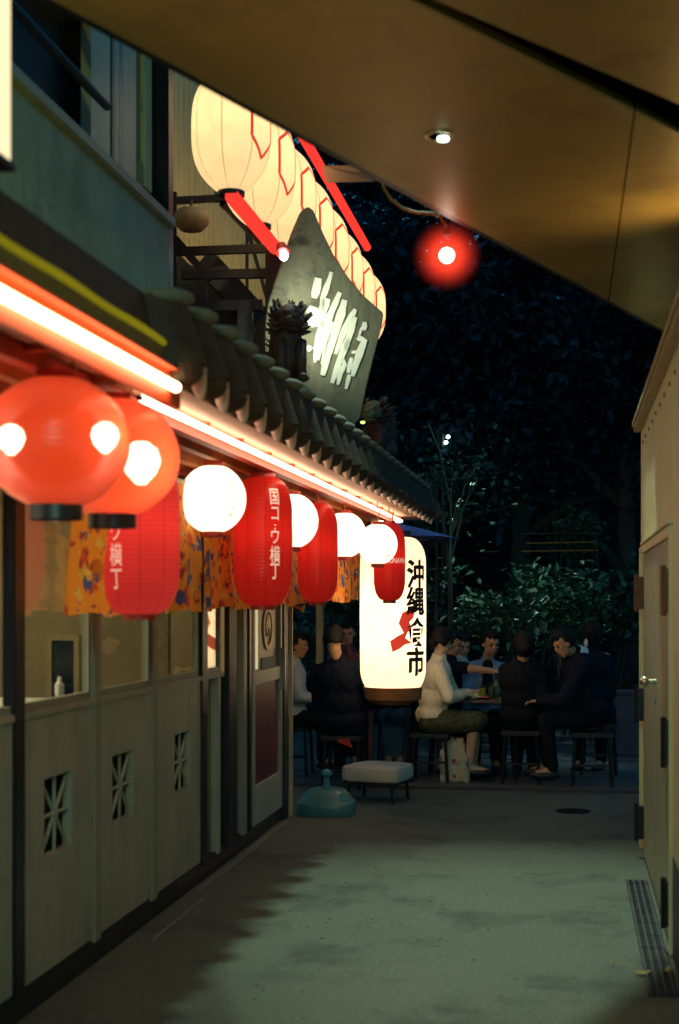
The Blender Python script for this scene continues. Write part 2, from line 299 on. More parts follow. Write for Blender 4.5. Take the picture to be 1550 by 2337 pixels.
# ------------------------------------------------------------------ mesh helpers
ORG = {}
class MB:
    def __init__(s): s.v = []; s.f = []
    def add(s, vs, fs):
        b = len(s.v); s.v += [Vector(v) for v in vs]; s.f += [tuple(i + b for i in f) for f in fs]; return s
    def box(s, c, size, M=None):
        x, y, z = [k / 2 for k in size]; vs = []
        for sx, sy, sz in [(-1,-1,-1),(1,-1,-1),(1,1,-1),(-1,1,-1),(-1,-1,1),(1,-1,1),(1,1,1),(-1,1,1)]:
            v = Vector((sx*x, sy*y, sz*z)); v = (M @ v) if M else v; vs.append(v + Vector(c))
        return s.add(vs, [(0,3,2,1),(4,5,6,7),(0,1,5,4),(1,2,6,5),(2,3,7,6),(3,0,4,7)])
    def rng(s, x0, x1, y0, y1, z0, z1): return s.box(((x0+x1)/2, (y0+y1)/2, (z0+z1)/2), (abs(x1-x0), abs(y1-y0), abs(z1-z0)))
    def cyl(s, p0, p1, r0, r1=None, n=12, cap=True):
        r1 = r0 if r1 is None else r1; p0, p1 = Vector(p0), Vector(p1); d = (p1 - p0).normalized()
        a = d.orthogonal().normalized(); b = d.cross(a); vs = []
        for p, r in ((p0, r0), (p1, r1)):
            for i in range(n):
                t = 2*math.pi*i/n; vs.append(p + (a*math.cos(t) + b*math.sin(t))*r)
        fs = [(i, (i+1) % n, n+(i+1) % n, n+i) for i in range(n)]
        if cap: fs += [tuple(range(n))[::-1], tuple(range(n, 2*n))]
        return s.add(vs, fs)
    def tube(s, pts, r, n=6):
        pts = [Vector(p) for p in pts]; vs = []; fs = []; a = None
        for i, p in enumerate(pts):
            d = (pts[min(i+1, len(pts)-1)] - pts[max(i-1, 0)]).normalized()
            if a is None: a = d.orthogonal().normalized()
            a = (a - d*a.dot(d)).normalized(); b = d.cross(a)
            rr = r[i] if isinstance(r, (list, tuple)) else r
            for k in range(n):
                t = 2*math.pi*k/n; vs.append(p + (a*math.cos(t)+b*math.sin(t))*rr)
            if i:
                for k in range(n): fs.append(((i-1)*n+k, (i-1)*n+(k+1) % n, i*n+(k+1) % n, i*n+k))
        fs += [tuple(range(n))[::-1], tuple(range((len(pts)-1)*n, len(pts)*n))]
        return s.add(vs, fs)
    def lathe(s, prof, n=32, c=(0, 0, 0), cap=True, wob=None):
        vs = []; c = Vector(c)
        for r, z in prof:
            for i in range(n):
                t = 2*math.pi*i/n; k = 1 + (wob(t, z) if wob else 0); vs.append(c + Vector((r*k*math.cos(t), r*k*math.sin(t), z)))
        fs = []
        for j in range(len(prof)-1):
            for i in range(n): fs.append((j*n+i, j*n+(i+1) % n, (j+1)*n+(i+1) % n, (j+1)*n+i))
        if cap: fs += [tuple(range(n))[::-1], tuple(range((len(prof)-1)*n, len(prof)*n))]
        return s.add(vs, fs)
    def ball(s, c, r, n=16, m=10, M=None):
        r = (r, r, r) if not isinstance(r, (tuple, list)) else r; vs = []; c = Vector(c)
        for j in range(1, m):
            ph = math.pi*j/m
            for i in range(n):
                t = 2*math.pi*i/n; v = Vector((r[0]*math.sin(ph)*math.cos(t), r[1]*math.sin(ph)*math.sin(t), r[2]*math.cos(ph))); v = M @ v if M else v; vs.append(c+v)
        top = Vector((0, 0, r[2])); bot = -top
        if M: top = M @ top; bot = M @ bot
        vs += [c+top, c+bot]; fs = []
        for j in range(m-2):
            for i in range(n): fs.append((j*n+i, (j+1)*n+i, (j+1)*n+(i+1) % n, j*n+(i+1) % n))
        T = (m-1)*n
        for i in range(n): fs += [(T, i, (i+1) % n), (T+1, (m-2)*n+(i+1) % n, (m-2)*n+i)]
        return s.add(vs, fs)
    def prism(s, poly, off):
        n = len(poly); off = Vector(off); vs = [Vector(p) for p in poly] + [Vector(p)+off for p in poly]
        return s.add(vs, [tuple(range(n))[::-1], tuple(range(n, 2*n))] + [(i, (i+1) % n, n+(i+1) % n, n+i) for i in range(n)])
    def build(s, name, m=None, parent=None, smooth=False, bevel=0, org=None):
        if org is None: org = ORG.get(parent.name, Vector((0, 0, 0))) if parent else Vector((0, 0, 0))
        org = Vector(org)
        me = bpy.data.meshes.new(name); me.from_pydata([v-org for v in s.v], [], s.f); me.validate()
        o = bpy.data.objects.new(name, me); COL.objects.link(o)
        if parent: o.parent = parent
        else: o.location = org
        ORG[o.name] = org
        if m: me.materials.append(MATS[m] if isinstance(m, str) else m)
        bm = bmesh.new(); bm.from_mesh(me); bmesh.ops.recalc_face_normals(bm, faces=bm.faces)
        if bevel > 0:
            es = [e for e in bm.edges if len(e.link_faces) == 2 and e.calc_face_angle(0) > 0.6]
            bmesh.ops.bevel(bm, geom=es, offset=bevel, segments=2, affect='EDGES', clamp_overlap=True)
        bm.to_mesh(me); bm.free()
        if smooth:
            me.polygons.foreach_set('use_smooth', [True]*len(me.polygons))
            if smooth == 'auto': me.set_sharp_from_angle(angle=R(38))
        return o
def thing(name, label, cat, loc=(0, 0, 0), group=None):
    o = bpy.data.objects.new(name, None); COL.objects.link(o); o.location = loc; o.empty_display_size = 0.1
    ORG[o.name] = Vector(loc); o['label'] = label; o['category'] = cat
    if group: o['group'] = group
    return o
def tag(o, label, cat, group=None):
    o['label'] = label; o['category'] = cat
    if group: o['group'] = group
    return o
def kind(o, k): o['kind'] = k; return o
def copy_tree(o, parent=None):
    c = o.copy(); COL.objects.link(c)
    if parent: c.parent = parent
    for ch in [x for x in bpy.data.objects if x.parent == o]: copy_tree(ch, c)
    return c

BOLD = 0.012
def char_mesh(ch, size=1.0, sx=1.0):
    cu = bpy.data.curves.new('txt', 'FONT'); cu.body = ch; cu.size = size; cu.align_x = 'CENTER'; cu.align_y = 'CENTER'; cu.resolution_u = 3; cu.offset = BOLD * size
    o = bpy.data.objects.new('txt', cu); COL.objects.link(o); bpy.context.view_layer.update()
    dg = bpy.context.evaluated_depsgraph_get(); me = bpy.data.meshes.new_from_object(o.evaluated_get(dg), depsgraph=dg)
    bpy.data.objects.remove(o); bm = bmesh.new(); bm.from_mesh(me); bpy.data.meshes.remove(me)
    if not bm.verts: bm.free(); return None
    xs = [v.co.x for v in bm.verts]; ys = [v.co.y for v in bm.verts]; cx = (min(xs)+max(xs))/2; cy = (min(ys)+max(ys))/2
    for v in bm.verts: v.co.x = (v.co.x-cx)*sx; v.co.y -= cy
    return bm
def bend_text(name, items, radfn, ang, m, parent, lift=0.003, slices=8):
    """items: (char, z, size, sx, x_off); bent round a vertical axis at parent's origin; ang = direction the middle faces"""
    vs = []; fs = []
    for ch, z, size, sx, xo in items:
        bm = char_mesh(ch, size, sx)
        if bm is None: continue
        w = size*sx*0.55
        for k in range(slices+1):
            x = -w + 2*w*k/slices
            bmesh.ops.bisect_plane(bm, geom=bm.verts[:]+bm.edges[:]+bm.faces[:], plane_co=(x, 0, 0), plane_no=(1, 0, 0))
            bmesh.ops.bisect_plane(bm, geom=bm.verts[:]+bm.edges[:]+bm.faces[:], plane_co=(0, x, 0), plane_no=(0, 1, 0))
        b = len(vs); bm.verts.index_update()
        for v in bm.verts:
            zz = z+v.co.y; r = radfn(zz)+lift; a = ang+(v.co.x+xo)/max(r, .05); vs.append((r*math.cos(a), r*math.sin(a), zz))
        for f in bm.faces: fs.append([b+v.index for v in f.verts])
        bm.free()
    me = bpy.data.meshes.new(name); me.from_pydata(vs, [], fs); me.materials.append(MATS[m]); o = bpy.data.objects.new(name, me); COL.objects.link(o)
    if parent: o.parent = parent
    return o
def strokes_on(name, strokes, fn, m, parent):
    """strokes: list of (points, width); fn maps (u,v) to a 3-D point on a surface"""
    mb = MB()
    for pts, w in strokes:
        dense = []
        for i in range(len(pts)-1):
            (x0, y0), (x1, y1) = pts[i], pts[i+1]; n = max(2, int(math.hypot(x1-x0, y1-y0)/max(w, .001)*1.2))
            for k in range(n): dense.append((x0+(x1-x0)*k/n, y0+(y1-y0)*k/n))
        dense.append(pts[-1]); L = []; Rr = []
        for i, (x, y) in enumerate(dense):
            a = dense[max(i-1, 0)]; b = dense[min(i+1, len(dense)-1)]; dx, dy = b[0]-a[0], b[1]-a[1]; l = math.hypot(dx, dy) or 1
            t = i/(len(dense)-1); ww = w/2*(0.55+0.45*math.sin(math.pi*min(1, max(0, t*0.9+0.1))))*random.uniform(.82, 1.12)
            L.append((x-dy/l*ww, y+dx/l*ww)); Rr.append((x+dy/l*ww, y-dx/l*ww))
        vs = [fn(*p) for p in L]+[fn(*p) for p in Rr]; n = len(dense)
        mb.add(vs, [(i, i+1, n+i+1, n+i) for i in range(n-1)])
    return mb.build(name, m, parent)

# =================================================================== SETTING
mb = MB(); mb.add([(-60, -20, 0), (60, -20, 0), (60, 90, 0), (-60, 90, 0)], [(0, 1, 2, 3)])
kind(mb.build('ground', 'concrete'), 'structure')
YT = 12.05     # where the terrace paving begins
def XG(px, y): # x on the ground line Y=y
    t = (px-775)/F; return y*(t*CT-ST)/(CT+t*ST)
ter = kind(MB().rng(-9, 9, YT, 40, -0.05, 0.012).build('terrace_paving', 'paving'), 'structure')
kind(MB().rng(-9, 9, YT-0.10, YT-0.004, -0.05, 0.022).build('kerb_strip', 'kerb'), 'structure')
# shallow joints across the terrace
for y in (12.9, 14.2, 15.7):
    kind(MB().rng(-9, 9, y, y+0.025, 0.010, 0.0165).build('paving_joint', 'kerb', ter, org=(0, 0, 0)), 'structure') if False else MB().rng(-9, 9, y, y+0.025, 0.010, 0.0165).build('joint', 'kerb', ter)

# ------------------------------------------------------------------ restaurant on the left
XW = -2.06
rest = thing('restaurant_building', 'narrow single storey restaurant on the left with grey panels, sliding windows and tiled eave', 'restaurant', (XW, 7, 0))
def yw(px): return YX(px, XW)
ZS = 1.17
edges = [2.2, 3.35, 4.25, yw(45), yw(217), yw(350), yw(462)]
star = None
VENTS = {3: (133, .735), 4: (281, .735), 5: (417, .735), 2: None, 1: None, 0: None}
for i in range(len(edges)-1):
    y0, y1 = edges[i]+.012, edges[i+1]-.012
    yc = (y0+y1)/2 - 0.03; h = .155; z0, z1 = .12, ZS-.031
    vz = .73
    if i in VENTS and VENTS[i]: yc = yw(VENTS[i][0])
    m2 = MB(); X0, X1 = XW-.04, XW
    m2.rng(X0, X1, y0, yc-h, z0, z1); m2.rng(X0, X1, yc+h, y1, z0, z1); m2.rng(X0, X1, yc-h, yc+h, z0, vz-h); m2.rng(X0, X1, yc-h, yc+h, vz+h, z1)
    pnl = m2.build('wall_panel', 'panel_grey', rest)
    g = MB(); 
    for a in range(8):
        an = a*math.pi/4
        d = Vector((0, math.cos(an), math.sin(an))); L = h/max(abs(d.y), abs(d.z))
        g.cyl(Vector((X1-.018, yc, vz))+d*.012, Vector((X1-.018, yc, vz))+d*L, .009, .007, 6)
    g.cyl((X1-.025, yc, vz), (X1-.008, yc, vz), .026, .026, 10)
    g.build('vent_grille', 'panel_grey', pnl)
    MB().rng(X0-.055, X0-.045, yc-.36, yc+.36, vz-h-.1, vz+h+.1).build('vent_backing', 'black', pnl)  # black sheet standing for the darkness behind the grille
MB().rng(XW-.06, XW+.010, 2.2, yw(508), ZS-.03, ZS).build('window_sill', 'panel_grey', rest, bevel=.004)
MB().rng(XW-.05, XW-.005, 2.2, yw(655), 0, .115).build('plinth', 'black', rest)
def post(px, w, m, z0=.1, z1=2.3, x=XW, t=.07, nm='post'):
    y = YX(px, x); return MB().rng(x-t+.03, x+.012, y-w/2, y+w/2, z0, z1).build(nm, m, rest, bevel=.004)
post(40, .10, 'black_metal'); post(219, .08, 'post_grey'); post(350, .09, 'post_grey'); post(464, .12, 'black_metal')
post(497, .055, 'panel_grey', z1=ZS-.031); post(528, .20, 'black', t=.05); post(556, .10, 'post_grey'); post(568, .06, 'black_metal')  # the broad black one is a strip standing for a dark opening
MB().rng(XW-.05, XW-.045, yw(480), yw(508), .1, ZS-.05).build('wall_panel', 'panel_grey', rest)
MB().rng(XW-.09, XW-.075, yw(455), yw(585), .02, ZS-.04).build('backing_board', 'black', rest)  # added black sheet that stops room light leaking through the gap
# windows over the sill
wb = [edges[0], edges[1], edges[2]] + [yw(p) for p in (45, 217, 350, 460, 510)]
for i in range(len(wb)-1):
    y0, y1 = wb[i]+.04, wb[i+1]-.04
    if y1-y0 < .05: continue
    f = MB(); t = .03
    f.rng(XW-.035, XW-.005, y0, y0+t, ZS, 2.28); f.rng(XW-.035, XW-.005, y1-t, y1, ZS, 2.28); f.rng(XW-.035, XW-.005, y0+t, y1-t, ZS, ZS+t); f.rng(XW-.035, XW-.005, y0+t, y1-t, 2.25, 2.28)
    wi = f.build('window', 'post_grey', rest)
    MB().rng(XW-.024, XW-.018, y0+t, y1-t, ZS+t, 2.25).build('pane', 'window_glass', wi)
# interior
ir = MB(); 
ir.rng(-5.0, -4.95, 2.0, 10.3, 0, 2.6); ir.rng(-4.95, XW-.1, 1.95, 2.0, 0, 2.6); ir.rng(-4.95, XW-.1, 10.26, 10.3, 0, 2.3)
ir.build('interior_wall', 'interior_wall', rest)
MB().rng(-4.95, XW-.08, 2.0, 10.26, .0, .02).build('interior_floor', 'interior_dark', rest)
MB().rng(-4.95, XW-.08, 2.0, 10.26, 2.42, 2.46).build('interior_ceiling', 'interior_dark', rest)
# partition across the room, carrying a framed dark picture
MB().rng(-4.9, XW-.12, 7.55, 7.6, 0.02, 2.42).build('partition', 'interior_wall', rest)
pc = PD(137, 1524, depth_of((-2.9, 7.5, 0)))
p0 = PD(112, 1592, 7.82); p1 = PD(166, 1462, 7.82)
pf = thing('framed_picture', 'dark picture in pale timber frame hanging on the partition inside the left window', 'picture', ((p0.x+p1.x)/2, 7.53, (p0.z+p1.z)/2))
MB().rng(p0.x, p1.x, 7.515, 7.54, p0.z, p1.z).build('canvas', 'mirror_dark', pf)
fr = MB(); w = .03
fr.rng(p0.x-w, p0.x, 7.50, 7.545, p0.z-w, p1.z+w); fr.rng(p1.x, p1.x+w, 7.50, 7.545, p0.z-w, p1.z+w); fr.rng(p0.x, p1.x, 7.50, 7.545, p0.z-w, p0.z); fr.rng(p0.x, p1.x, 7.50, 7.545, p1.z, p1.z+w)
fr.build('frame', 'wood_pale', pf)
ct = thing('bar_counter', 'white bar counter top just inside the nearest left window', 'counter', (-2.9, 5.4, 0))
MB().rng(-4.2, -2.22, 4.2, 6.35, 1.10, 1.14).build('counter_top', 'counter_white', ct, bevel=.01)
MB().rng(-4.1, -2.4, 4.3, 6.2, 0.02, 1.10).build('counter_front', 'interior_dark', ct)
# small things on the counter and at the windows
def jar(px, py, d, r, h, m, label, cat='bottle'):
    b = PD(px, py, d); o = MB().lathe([(r*.9, 0), (r, .01), (r, h*.6), (r*.45, h*.75), (r*.4, h)], 14, b).build('bottle', m, None, smooth='auto', org=b)
    return tag(o, label, cat)
jar(136, 1588, 6.2, .020, .085, 'counter_white', 'small white body standing for the pale reflection below the framed picture', 'jar')  # white body put in for the bright reflection by the picture
jar(250, 1560, 7.9, .04, .26, 'bottle_glass', 'dark bottle standing inside the second window from the left')
jar(300, 1552, 8.1, .035, .24, 'black', 'slim black bottle inside the window left of the middle grey post')
shelf = thing('wall_shelf', 'dark wooden shelf of bowls seen through the second window', 'shelf', (-3.2, 8.2, 1.2))
MB().rng(-3.9, -2.5, 8.1, 8.35, 1.28, 1.31).build('board', 'wood_dark', shelf)
MB().rng(-3.88, -3.84, 8.1, 8.35, .02, 1.28).build('bracket', 'wood_dark', shelf); MB().rng(-2.56, -2.52, 8.1, 8.35, .02, 1.28).build('bracket', 'wood_dark', shelf)
for k in range(5):
    b = Vector((-3.75+k*.27, 8.22, 1.312)); o = MB().lathe([(.03, 0), (.05, .02), (.075, .07), (.07, .068), (.04, .02)], 14, b).build('bowl', ['pale_shirt', 'poster_red', 'blue_shirt', 'cream_board', 'pedestal'][k], None, smooth='auto', org=b)
    tag(o, ['pale grey', 'dark red', 'slate blue', 'cream', 'stone grey'][k]+' bowl on the shelf behind the second window', 'bowl')
add_light('AREA', 'room_lamp_light', (-3.2, 5.4, 2.38), 34, (1.0, 0.86, 0.55), (-3.2, 5.4, 0), shape='RECTANGLE', size=.5, size_y=.5)
add_light('AREA', 'back_room_lamp_light', (-3.4, 9.0, 2.38), 22, (1.0, 0.8, 0.5), (-3.4, 9.0, 0), shape='RECTANGLE', size=.4, size_y=.4)
# entrance door
ya, yb = yw(578), yw(645)
dr = MB(); t = .07
dr.rng(XW-.05, XW, ya, ya+t, .1, 2.25); dr.rng(XW-.05, XW, yb-t, yb, .1, 2.25); dr.rng(XW-.05, XW, ya+t, yb-t, .1, .36); dr.rng(XW-.05, XW, ya+t, yb-t, 1.03, 1.12); dr.rng(XW-.05, XW, ya+t, yb-t, 2.1, 2.25)
door = dr.build('door', 'panel_grey', rest, bevel=.004)
MB().rng(XW-.035, XW-.028, ya+t, yb-t, 1.12, 2.1).build('pane', 'sign_green', door)
MB().rng(XW-.035, XW-.022, ya+t, yb-t, .36, 1.03).build('poster', 'poster_red', door)
MB().rng(XW-.027, XW-.022, ya+t+.01, ya+t+.17, 1.13, 2.08).build('paper_strip', 'cream_paper_glow', door)
ec = Vector((XW-.02, ya+.56, 1.40))
def disc(c, ro, ri, x, dx, ky=1.0, n=32):
    m_ = MB(); vs = []
    for rr in (ro, ri):
        for i in range(n): a = 2*math.pi*i/n; vs.append((x, c.y+rr*ky*math.cos(a), c.z+rr*math.sin(a)))
    b = [(v[0]+dx, v[1], v[2]) for v in vs]; A = vs+b
    fs = []
    for i in range(n):
        j = (i+1) % n; fs += [(i, j, n+j, n+i), (2*n+i, 3*n+i, 3*n+j, 2*n+j), (i, 2*n+i, 2*n+j, j), (n+i, n+j, 3*n+j, 3*n+i)]
    return m_.add(A, fs)
disc(ec, .155, .115, XW-.026, .010).build('emblem_ring', 'emblem_yellow', door)
disc(ec+Vector((0, 0, .02)), .075, .0005, XW-.026, .010).build('emblem_face', 'emblem_yellow', door)
MB().prism([(XW-.018, ec.y-.03, ec.z-.05), (XW-.018, ec.y+.03, ec.z-.05), (XW-.018, ec.y+.012, ec.z+.0), (XW-.018, ec.y-.012, ec.z+.0)], (.006, 0, 0)).build('emblem_mark', 'ink_brown', door)
MB().rng(XW-.026, XW-.018, ya+.36, ya+.80, 1.125, 1.20).build('notice', 'pedestal', door)
MB().rng(XW-.01, XW+.03, yb-.05, yb-.03, .95, 1.25).build('handle', 'steel', door)
post(650, .16, 'black', z0=0, t=.09); 
y = yw(657); MB().rng(XW+.01, XW+.035, y-.01, y+.015, 0, 2.3).build('corner_trim', 'wood_pale', rest)
# sliding track on the paving
y0, y1 = YX(450, XW+.05), YX(655, XW+.05)
MB().rng(XW+.03, XW+.075, y0, y1, 0.0, .012).build('door_track', 'steel', rest, bevel=.003)
MB().rng(XW+.12, XW+.135, y0-1.1, y0-.15, 0.0, .007).build('door_track', 'steel', rest)
# posts of the open terrace beyond the corner
MB().rng(-2.38, -2.32, YX(730, -2.35)-.03, YX(730, -2.35)+.04, 0.012, 2.35).build('post', 'wood_pale', rest)
MB().rng(XW-.95, XW-.87, 11.9, 12.0, 0.012, 2.35).build('post', 'wood_dark', rest)
# ------------------------------------------------------------------ eave: soffit, beams, tiles
YR0, YR1 = 2.4, 13.3
XE = -1.36
MB().rng(-1.56, XE, YR0, YR1, 2.345, 2.37).build('soffit', 'cream_board', rest)
MB().rng(-2.3, -1.56, YR0, YR1, 2.36, 2.385).build('soffit_inner', 'red_beam', rest)
for x, z, w, h, mm in ((-1.60, 2.315, .05, .05, 'red_beam'), (-1.72, 2.30, .045, .04, 'orange_wood'), (-1.86, 2.29, .05, .05, 'orange_wood'), (-1.98, 2.27, .05, .06, 'red_beam')):
    MB().rng(x-w/2, x+w/2, YR0, YR1-.4, z-h/2, z+h/2).build('eave_beam', mm, rest)
k = 0; yy = 2.7
while yy < YR1-.3:
    MB().rng(-2.05, -1.50, yy, yy+.035, 2.325, 2.352).build('eave_rafter', 'orange_wood' if k % 2 else 'red_beam', rest); yy += .62; k += 1
# lintel board above the noren
MB().rng(XW-.02, XW+.03, 2.2, yw(655), 2.20, 2.28).build('lintel', 'wood_dark', rest)
# roof body
PIT = R(75); dx, dz = -math.cos(PIT), math.sin(PIT)
RL = .27
e0 = Vector((XE+.005, 0, 2.375)); r0 = e0+Vector((dx, 0, dz))*RL
sec = [e0, r0, Vector((-2.12, 0, r0.z+.02)), Vector((-2.12, 0, 2.39))]
roof = MB().prism([(p.x, YR0, p.z) for p in sec], (0, YR1-YR0, 0)).build('roof', 'tile', rest)
PITCH = .335; rows = []
yy = 4.72; tile_me = end_me = drop_me = None
rt = .108
while yy < YR1+.02:
    for c in range(1):
        a0 = e0+Vector((dx, 0, dz))*(-.005)
        if tile_me is None:
            t_ = MB(); n = 12
            nrm = Vector((dz, 0, -dx)); d = Vector((dx, 0, dz)); L = RL*.97
            vs = []
            for s_, rr in ((0, rt*1.04), (L, rt*.93)):
                for q in range(n+1):
                    an = math.pi*q/n; vs.append(d*s_+nrm*(rr*1.25*math.sin(an)-.01)+Vector((0, rr*math.cos(an), 0)))
                for q in range(n+1):
                    an = math.pi*(n-q)/n; r2 = rr-.018; vs.append(d*s_+nrm*(r2*1.25*math.sin(an)-.01)+Vector((0, r2*math.cos(an), 0)))
            N = 2*(n+1)
            fs = [(q, (q+1) % N, N+(q+1) % N, N+q) for q in range(N)]+[tuple(range(N))[::-1], tuple(range(N, 2*N))]
            t_.add(vs, fs); to = t_.build('roof_tile', 'tile', roof, smooth='auto', org=(0, 0, 0)); tile_me = to.data; bpy.data.objects.remove(to)
        o = bpy.data.objects.new('roof_tile', tile_me); COL.objects.link(o); o.parent = roof
        o.location = a0-ORG[rest.name]+Vector((0, yy, 0))+Vector((random.uniform(-.004, .004), random.uniform(-.008, .008), random.uniform(-.004, .004))); o.rotation_euler = (random.uniform(-.03, .03), random.uniform(-.02, .02), random.uniform(-.02, .02))
    # mortar plug closing the eave tile
    if end_me is None:
        m_ = MB(); nrm = Vector((dz, 0, -dx)); d = Vector((dx, 0, dz)); n = 12
        ring = [nrm*((rt-.02)*1.25*math.sin(math.pi*q/n)-.01)+Vector((0, (rt-.02)*math.cos(math.pi*q/n), 0)) for q in range(n+1)]
        m_.prism(ring, d*.03); Mt = Matrix((nrm, Vector((0, 1, 0)), d)).transposed(); m_.ball(nrm*.05, (rt*.62, rt*.80, .055), 14, 8, Mt); eo = m_.build('tile_plug', 'tile', roof, org=(0, 0, 0)); end_me = eo.data; bpy.data.objects.remove(eo)
        m_ = MB(); m_.lathe([(.004, -.118), (.016, -.108), (.026, -.080), (.033, -.045), (.036, -.01), (.034, .02), (.02, .03)], 12)
        for v in m_.v: v.x *= .9
        do = m_.build('eave_drop', 'tile_end', roof, org=(0, 0, 0), smooth=True); drop_me = do.data; bpy.data.objects.remove(do)
    o = bpy.data.objects.new('tile_plug', end_me); COL.objects.link(o); o.parent = roof; o.location = a0-ORG[rest.name]+Vector((0, yy, 0))
    o = bpy.data.objects.new('eave_drop', drop_me); COL.objects.link(o); o.parent = roof
    o.location = e0-ORG[rest.name]+Vector((.050, yy+PITCH/2, .045)); o.rotation_euler = (0, R(-6), random.uniform(-.05, .05))
    # pan between the barrels
    if not rows:
        m_ = MB(); n = 6; vs = []
        for s_ in (0, RL*1.02):
            for th in (0, -.014):
                for q in range(n+1):
                    u = -1+2*q/n; vs.append(d*s_+nrm*(.006+.014*abs(u)**2+th)+Vector((0, u*.075, 0)))
        k1 = n+1; fs = []
        for q in range(n): fs += [(q, q+1, 2*k1+q+1, 2*k1+q), (k1+q, 3*k1+q, 3*k1+q+1, k1+q+1), (q, k1+q, k1+q+1, q+1), (2*k1+q, 2*k1+q+1, 3*k1+q+1, 3*k1+q)]
        m_.add(vs, fs); po = m_.build('pan_tile', 'tile', roof, org=(0, 0, 0)); rows.append(po.data); bpy.data.objects.remove(po)
    o = bpy.data.objects.new('pan_tile', rows[0]); COL.objects.link(o); o.parent = roof; o.location = e0-ORG[rest.name]+Vector((0, yy+PITCH/2, 0))
    yy += PITCH
# ridge rolls: pale caps painting the light on each tile top, round ridge tiles, big end tile
m_ = MB(); m_.tube([(r0.x+.015, YR0+2.3, r0.z-.0), (r0.x+.015, YR1-.1, r0.z-.0)], .03, 12); m_.build('ridge', 'tile', roof, smooth=True)
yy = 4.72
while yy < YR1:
    m_ = MB(); m_.ball((r0.x+.055, yy, r0.z-.004), (.10, .098, .036), 16, 8); m_.build('pale_tile_top', 'mortar', roof, smooth=True); yy += PITCH
m_ = MB(); a = Vector((XE+.06, YR1-.02, 2.36)); m_.tube([a+Vector((.05, .1, .0)), a+Vector((-.02, .1, .10)), a+Vector((-.14, .1, .28)), a+Vector((-.24, .08, .40))], [.085, .10, .10, .09], 14)
m_.build('corner_tile', 'tile_brown', roof, smooth='auto')
# plain big round tiles at the near end (out of focus)
for px, py, r in ((462, 818, .075),):
    p = onX(px, py, -1.52); m_ = MB(); m_.tube([p+Vector((.03, -.1, .0)), p+Vector((-.05, .45 if r < .1 else .3, -.01))], r, 16); m_.build('ridge_tile', 'tile_brown', roof, smooth='auto')
mm = MB(); pA = onX(200, 660, -1.62); pB = onX(470, 800, -1.62)
mm.tube([Vector((-1.60, 2.6, 2.62)), Vector((-1.60, pB.y, 2.62))], .085, 16); mm.build('ridge', 'tile_brown', roof, smooth='auto')
# red painted channel behind the near tube
y0, y1 = 2.4, YX(410, -1.345)
MB().rng(-1.358, -1.342, y0, y1, 2.262, 2.372).build('fascia', 'fascia_orange', rest)
MB().rng(-1.345, -1.305, y0, y1, 2.3725, 2.380).build('fascia_lip', 'fascia_orange', rest)

# ------------------------------------------------------------------ tubes
def tube_lamp(name, p0, p1, r, m, label, group=None):
    p0, p1 = Vector(p0), Vector(p1); t = thing(name, label, 'tube light', tuple((p0+p1)/2), group)
    mb = MB(); mb.cyl(p0, p1, r, r, 12); mb.build('tube', m, t, smooth='auto')
    d = (p1-p0).normalized()
    for p, s in ((p0, -1), (p1, 1)):
        MB().cyl(p+d*s*.002, p+d*s*.022, r*.9, r*.9, 10).build('end_cap', 'cap_black', t)
    return t
G = 'tube lights under the eave'
pn = onX(402, 884, -1.318); 
tube_lamp('tube_light', (-1.318, 2.3, pn.z), (-1.318, pn.y, pn.z), .018, 'tube_lit', 'nearest thick glowing white tube light on the red fascia above the orange lanterns', G)
pa = onX(322, 909, -1.5); pb = onX(916, 1189, -1.5)
tube_lamp('tube_light', pa, pb, .0125, 'tube_far', 'long glowing tube light running under the tiled eave to its far end', G)
pe = PD(850, 1191, depth_of(pb)+.02)
tube_lamp('tube_light', pe, pb+Vector((.0, .03, -.002)), .011, 'tube_far', 'short tube light turning the corner at the far end of the eave', G)
MB().rng(-1.356, -1.346, y0, YX(405, -1.35), 2.382, 2.452).build('trim_strip', 'olive_trim', rest)
# yellow rope light on the ridge
rp = MB(); q0, q1 = onX(200, 690, -1.35), onX(402, 832, -1.35)
rope = thing('rope_light', 'dim yellow beaded rope light lying along the near edge of the tiled roof', 'rope light', (-1.44, 5, 2.6))
yy = 3.0; zz0 = 2.462
while yy < q1.y:
    rp.ball((-1.35, yy, zz0+.003*math.sin(yy*9)), (.013, .013, .016), 8, 6); yy += .036
rp.build('bead_string', 'rope_yellow', rope); kind(bpy.data.objects['bead_string'], 'stuff')
MB().tube([(-1.362, 3.0, zz0-.006), (-1.362, q1.y, zz0-.006)], .006, 6).build('cable', 'cord_yellow', rope)
b0 = Vector((-1.70, 3.3, 2.78)); yl = thing('added_yellow_lamp', 'yellow lamp added unseen left of the border to tint the wall', 'lamp', tuple(b0))  # added off-frame lamp; its yellow wash stands for lens bloom
MB().ball(b0, .035, 12, 8).build('bulb', 'yellow_glow', yl, smooth=True); MB().cyl(b0+Vector((-.03, 0, -.02)), b0+Vector((-.12, 0, -.08)), .03, .02, 10).build('housing', 'black_metal', yl)
add_light('SPOT', 'added_yellow_light', tuple(b0+Vector((0, .02, .06))), 28, (.85, .9, .03), (-2.14, 4.8, 3.15), spot_size=R(80), spot_blend=1, shadow_soft_size=.03)

b1 = PD(2, 588, 3.75); yl2 = thing('edge_lamp', 'blurred yellow lamp at the end of the rope light, cut by the left border', 'lamp', tuple(b1))
MB().ball(b1, (.03, .03, .026), 14, 10).build('bulb', 'yellow_glow', yl2, smooth=True); MB().cyl(b1+Vector((-.02, 0, -.02)), b1+Vector((-.05, 0, -.05)), .02, .014, 10).build('socket', 'black_metal', yl2)
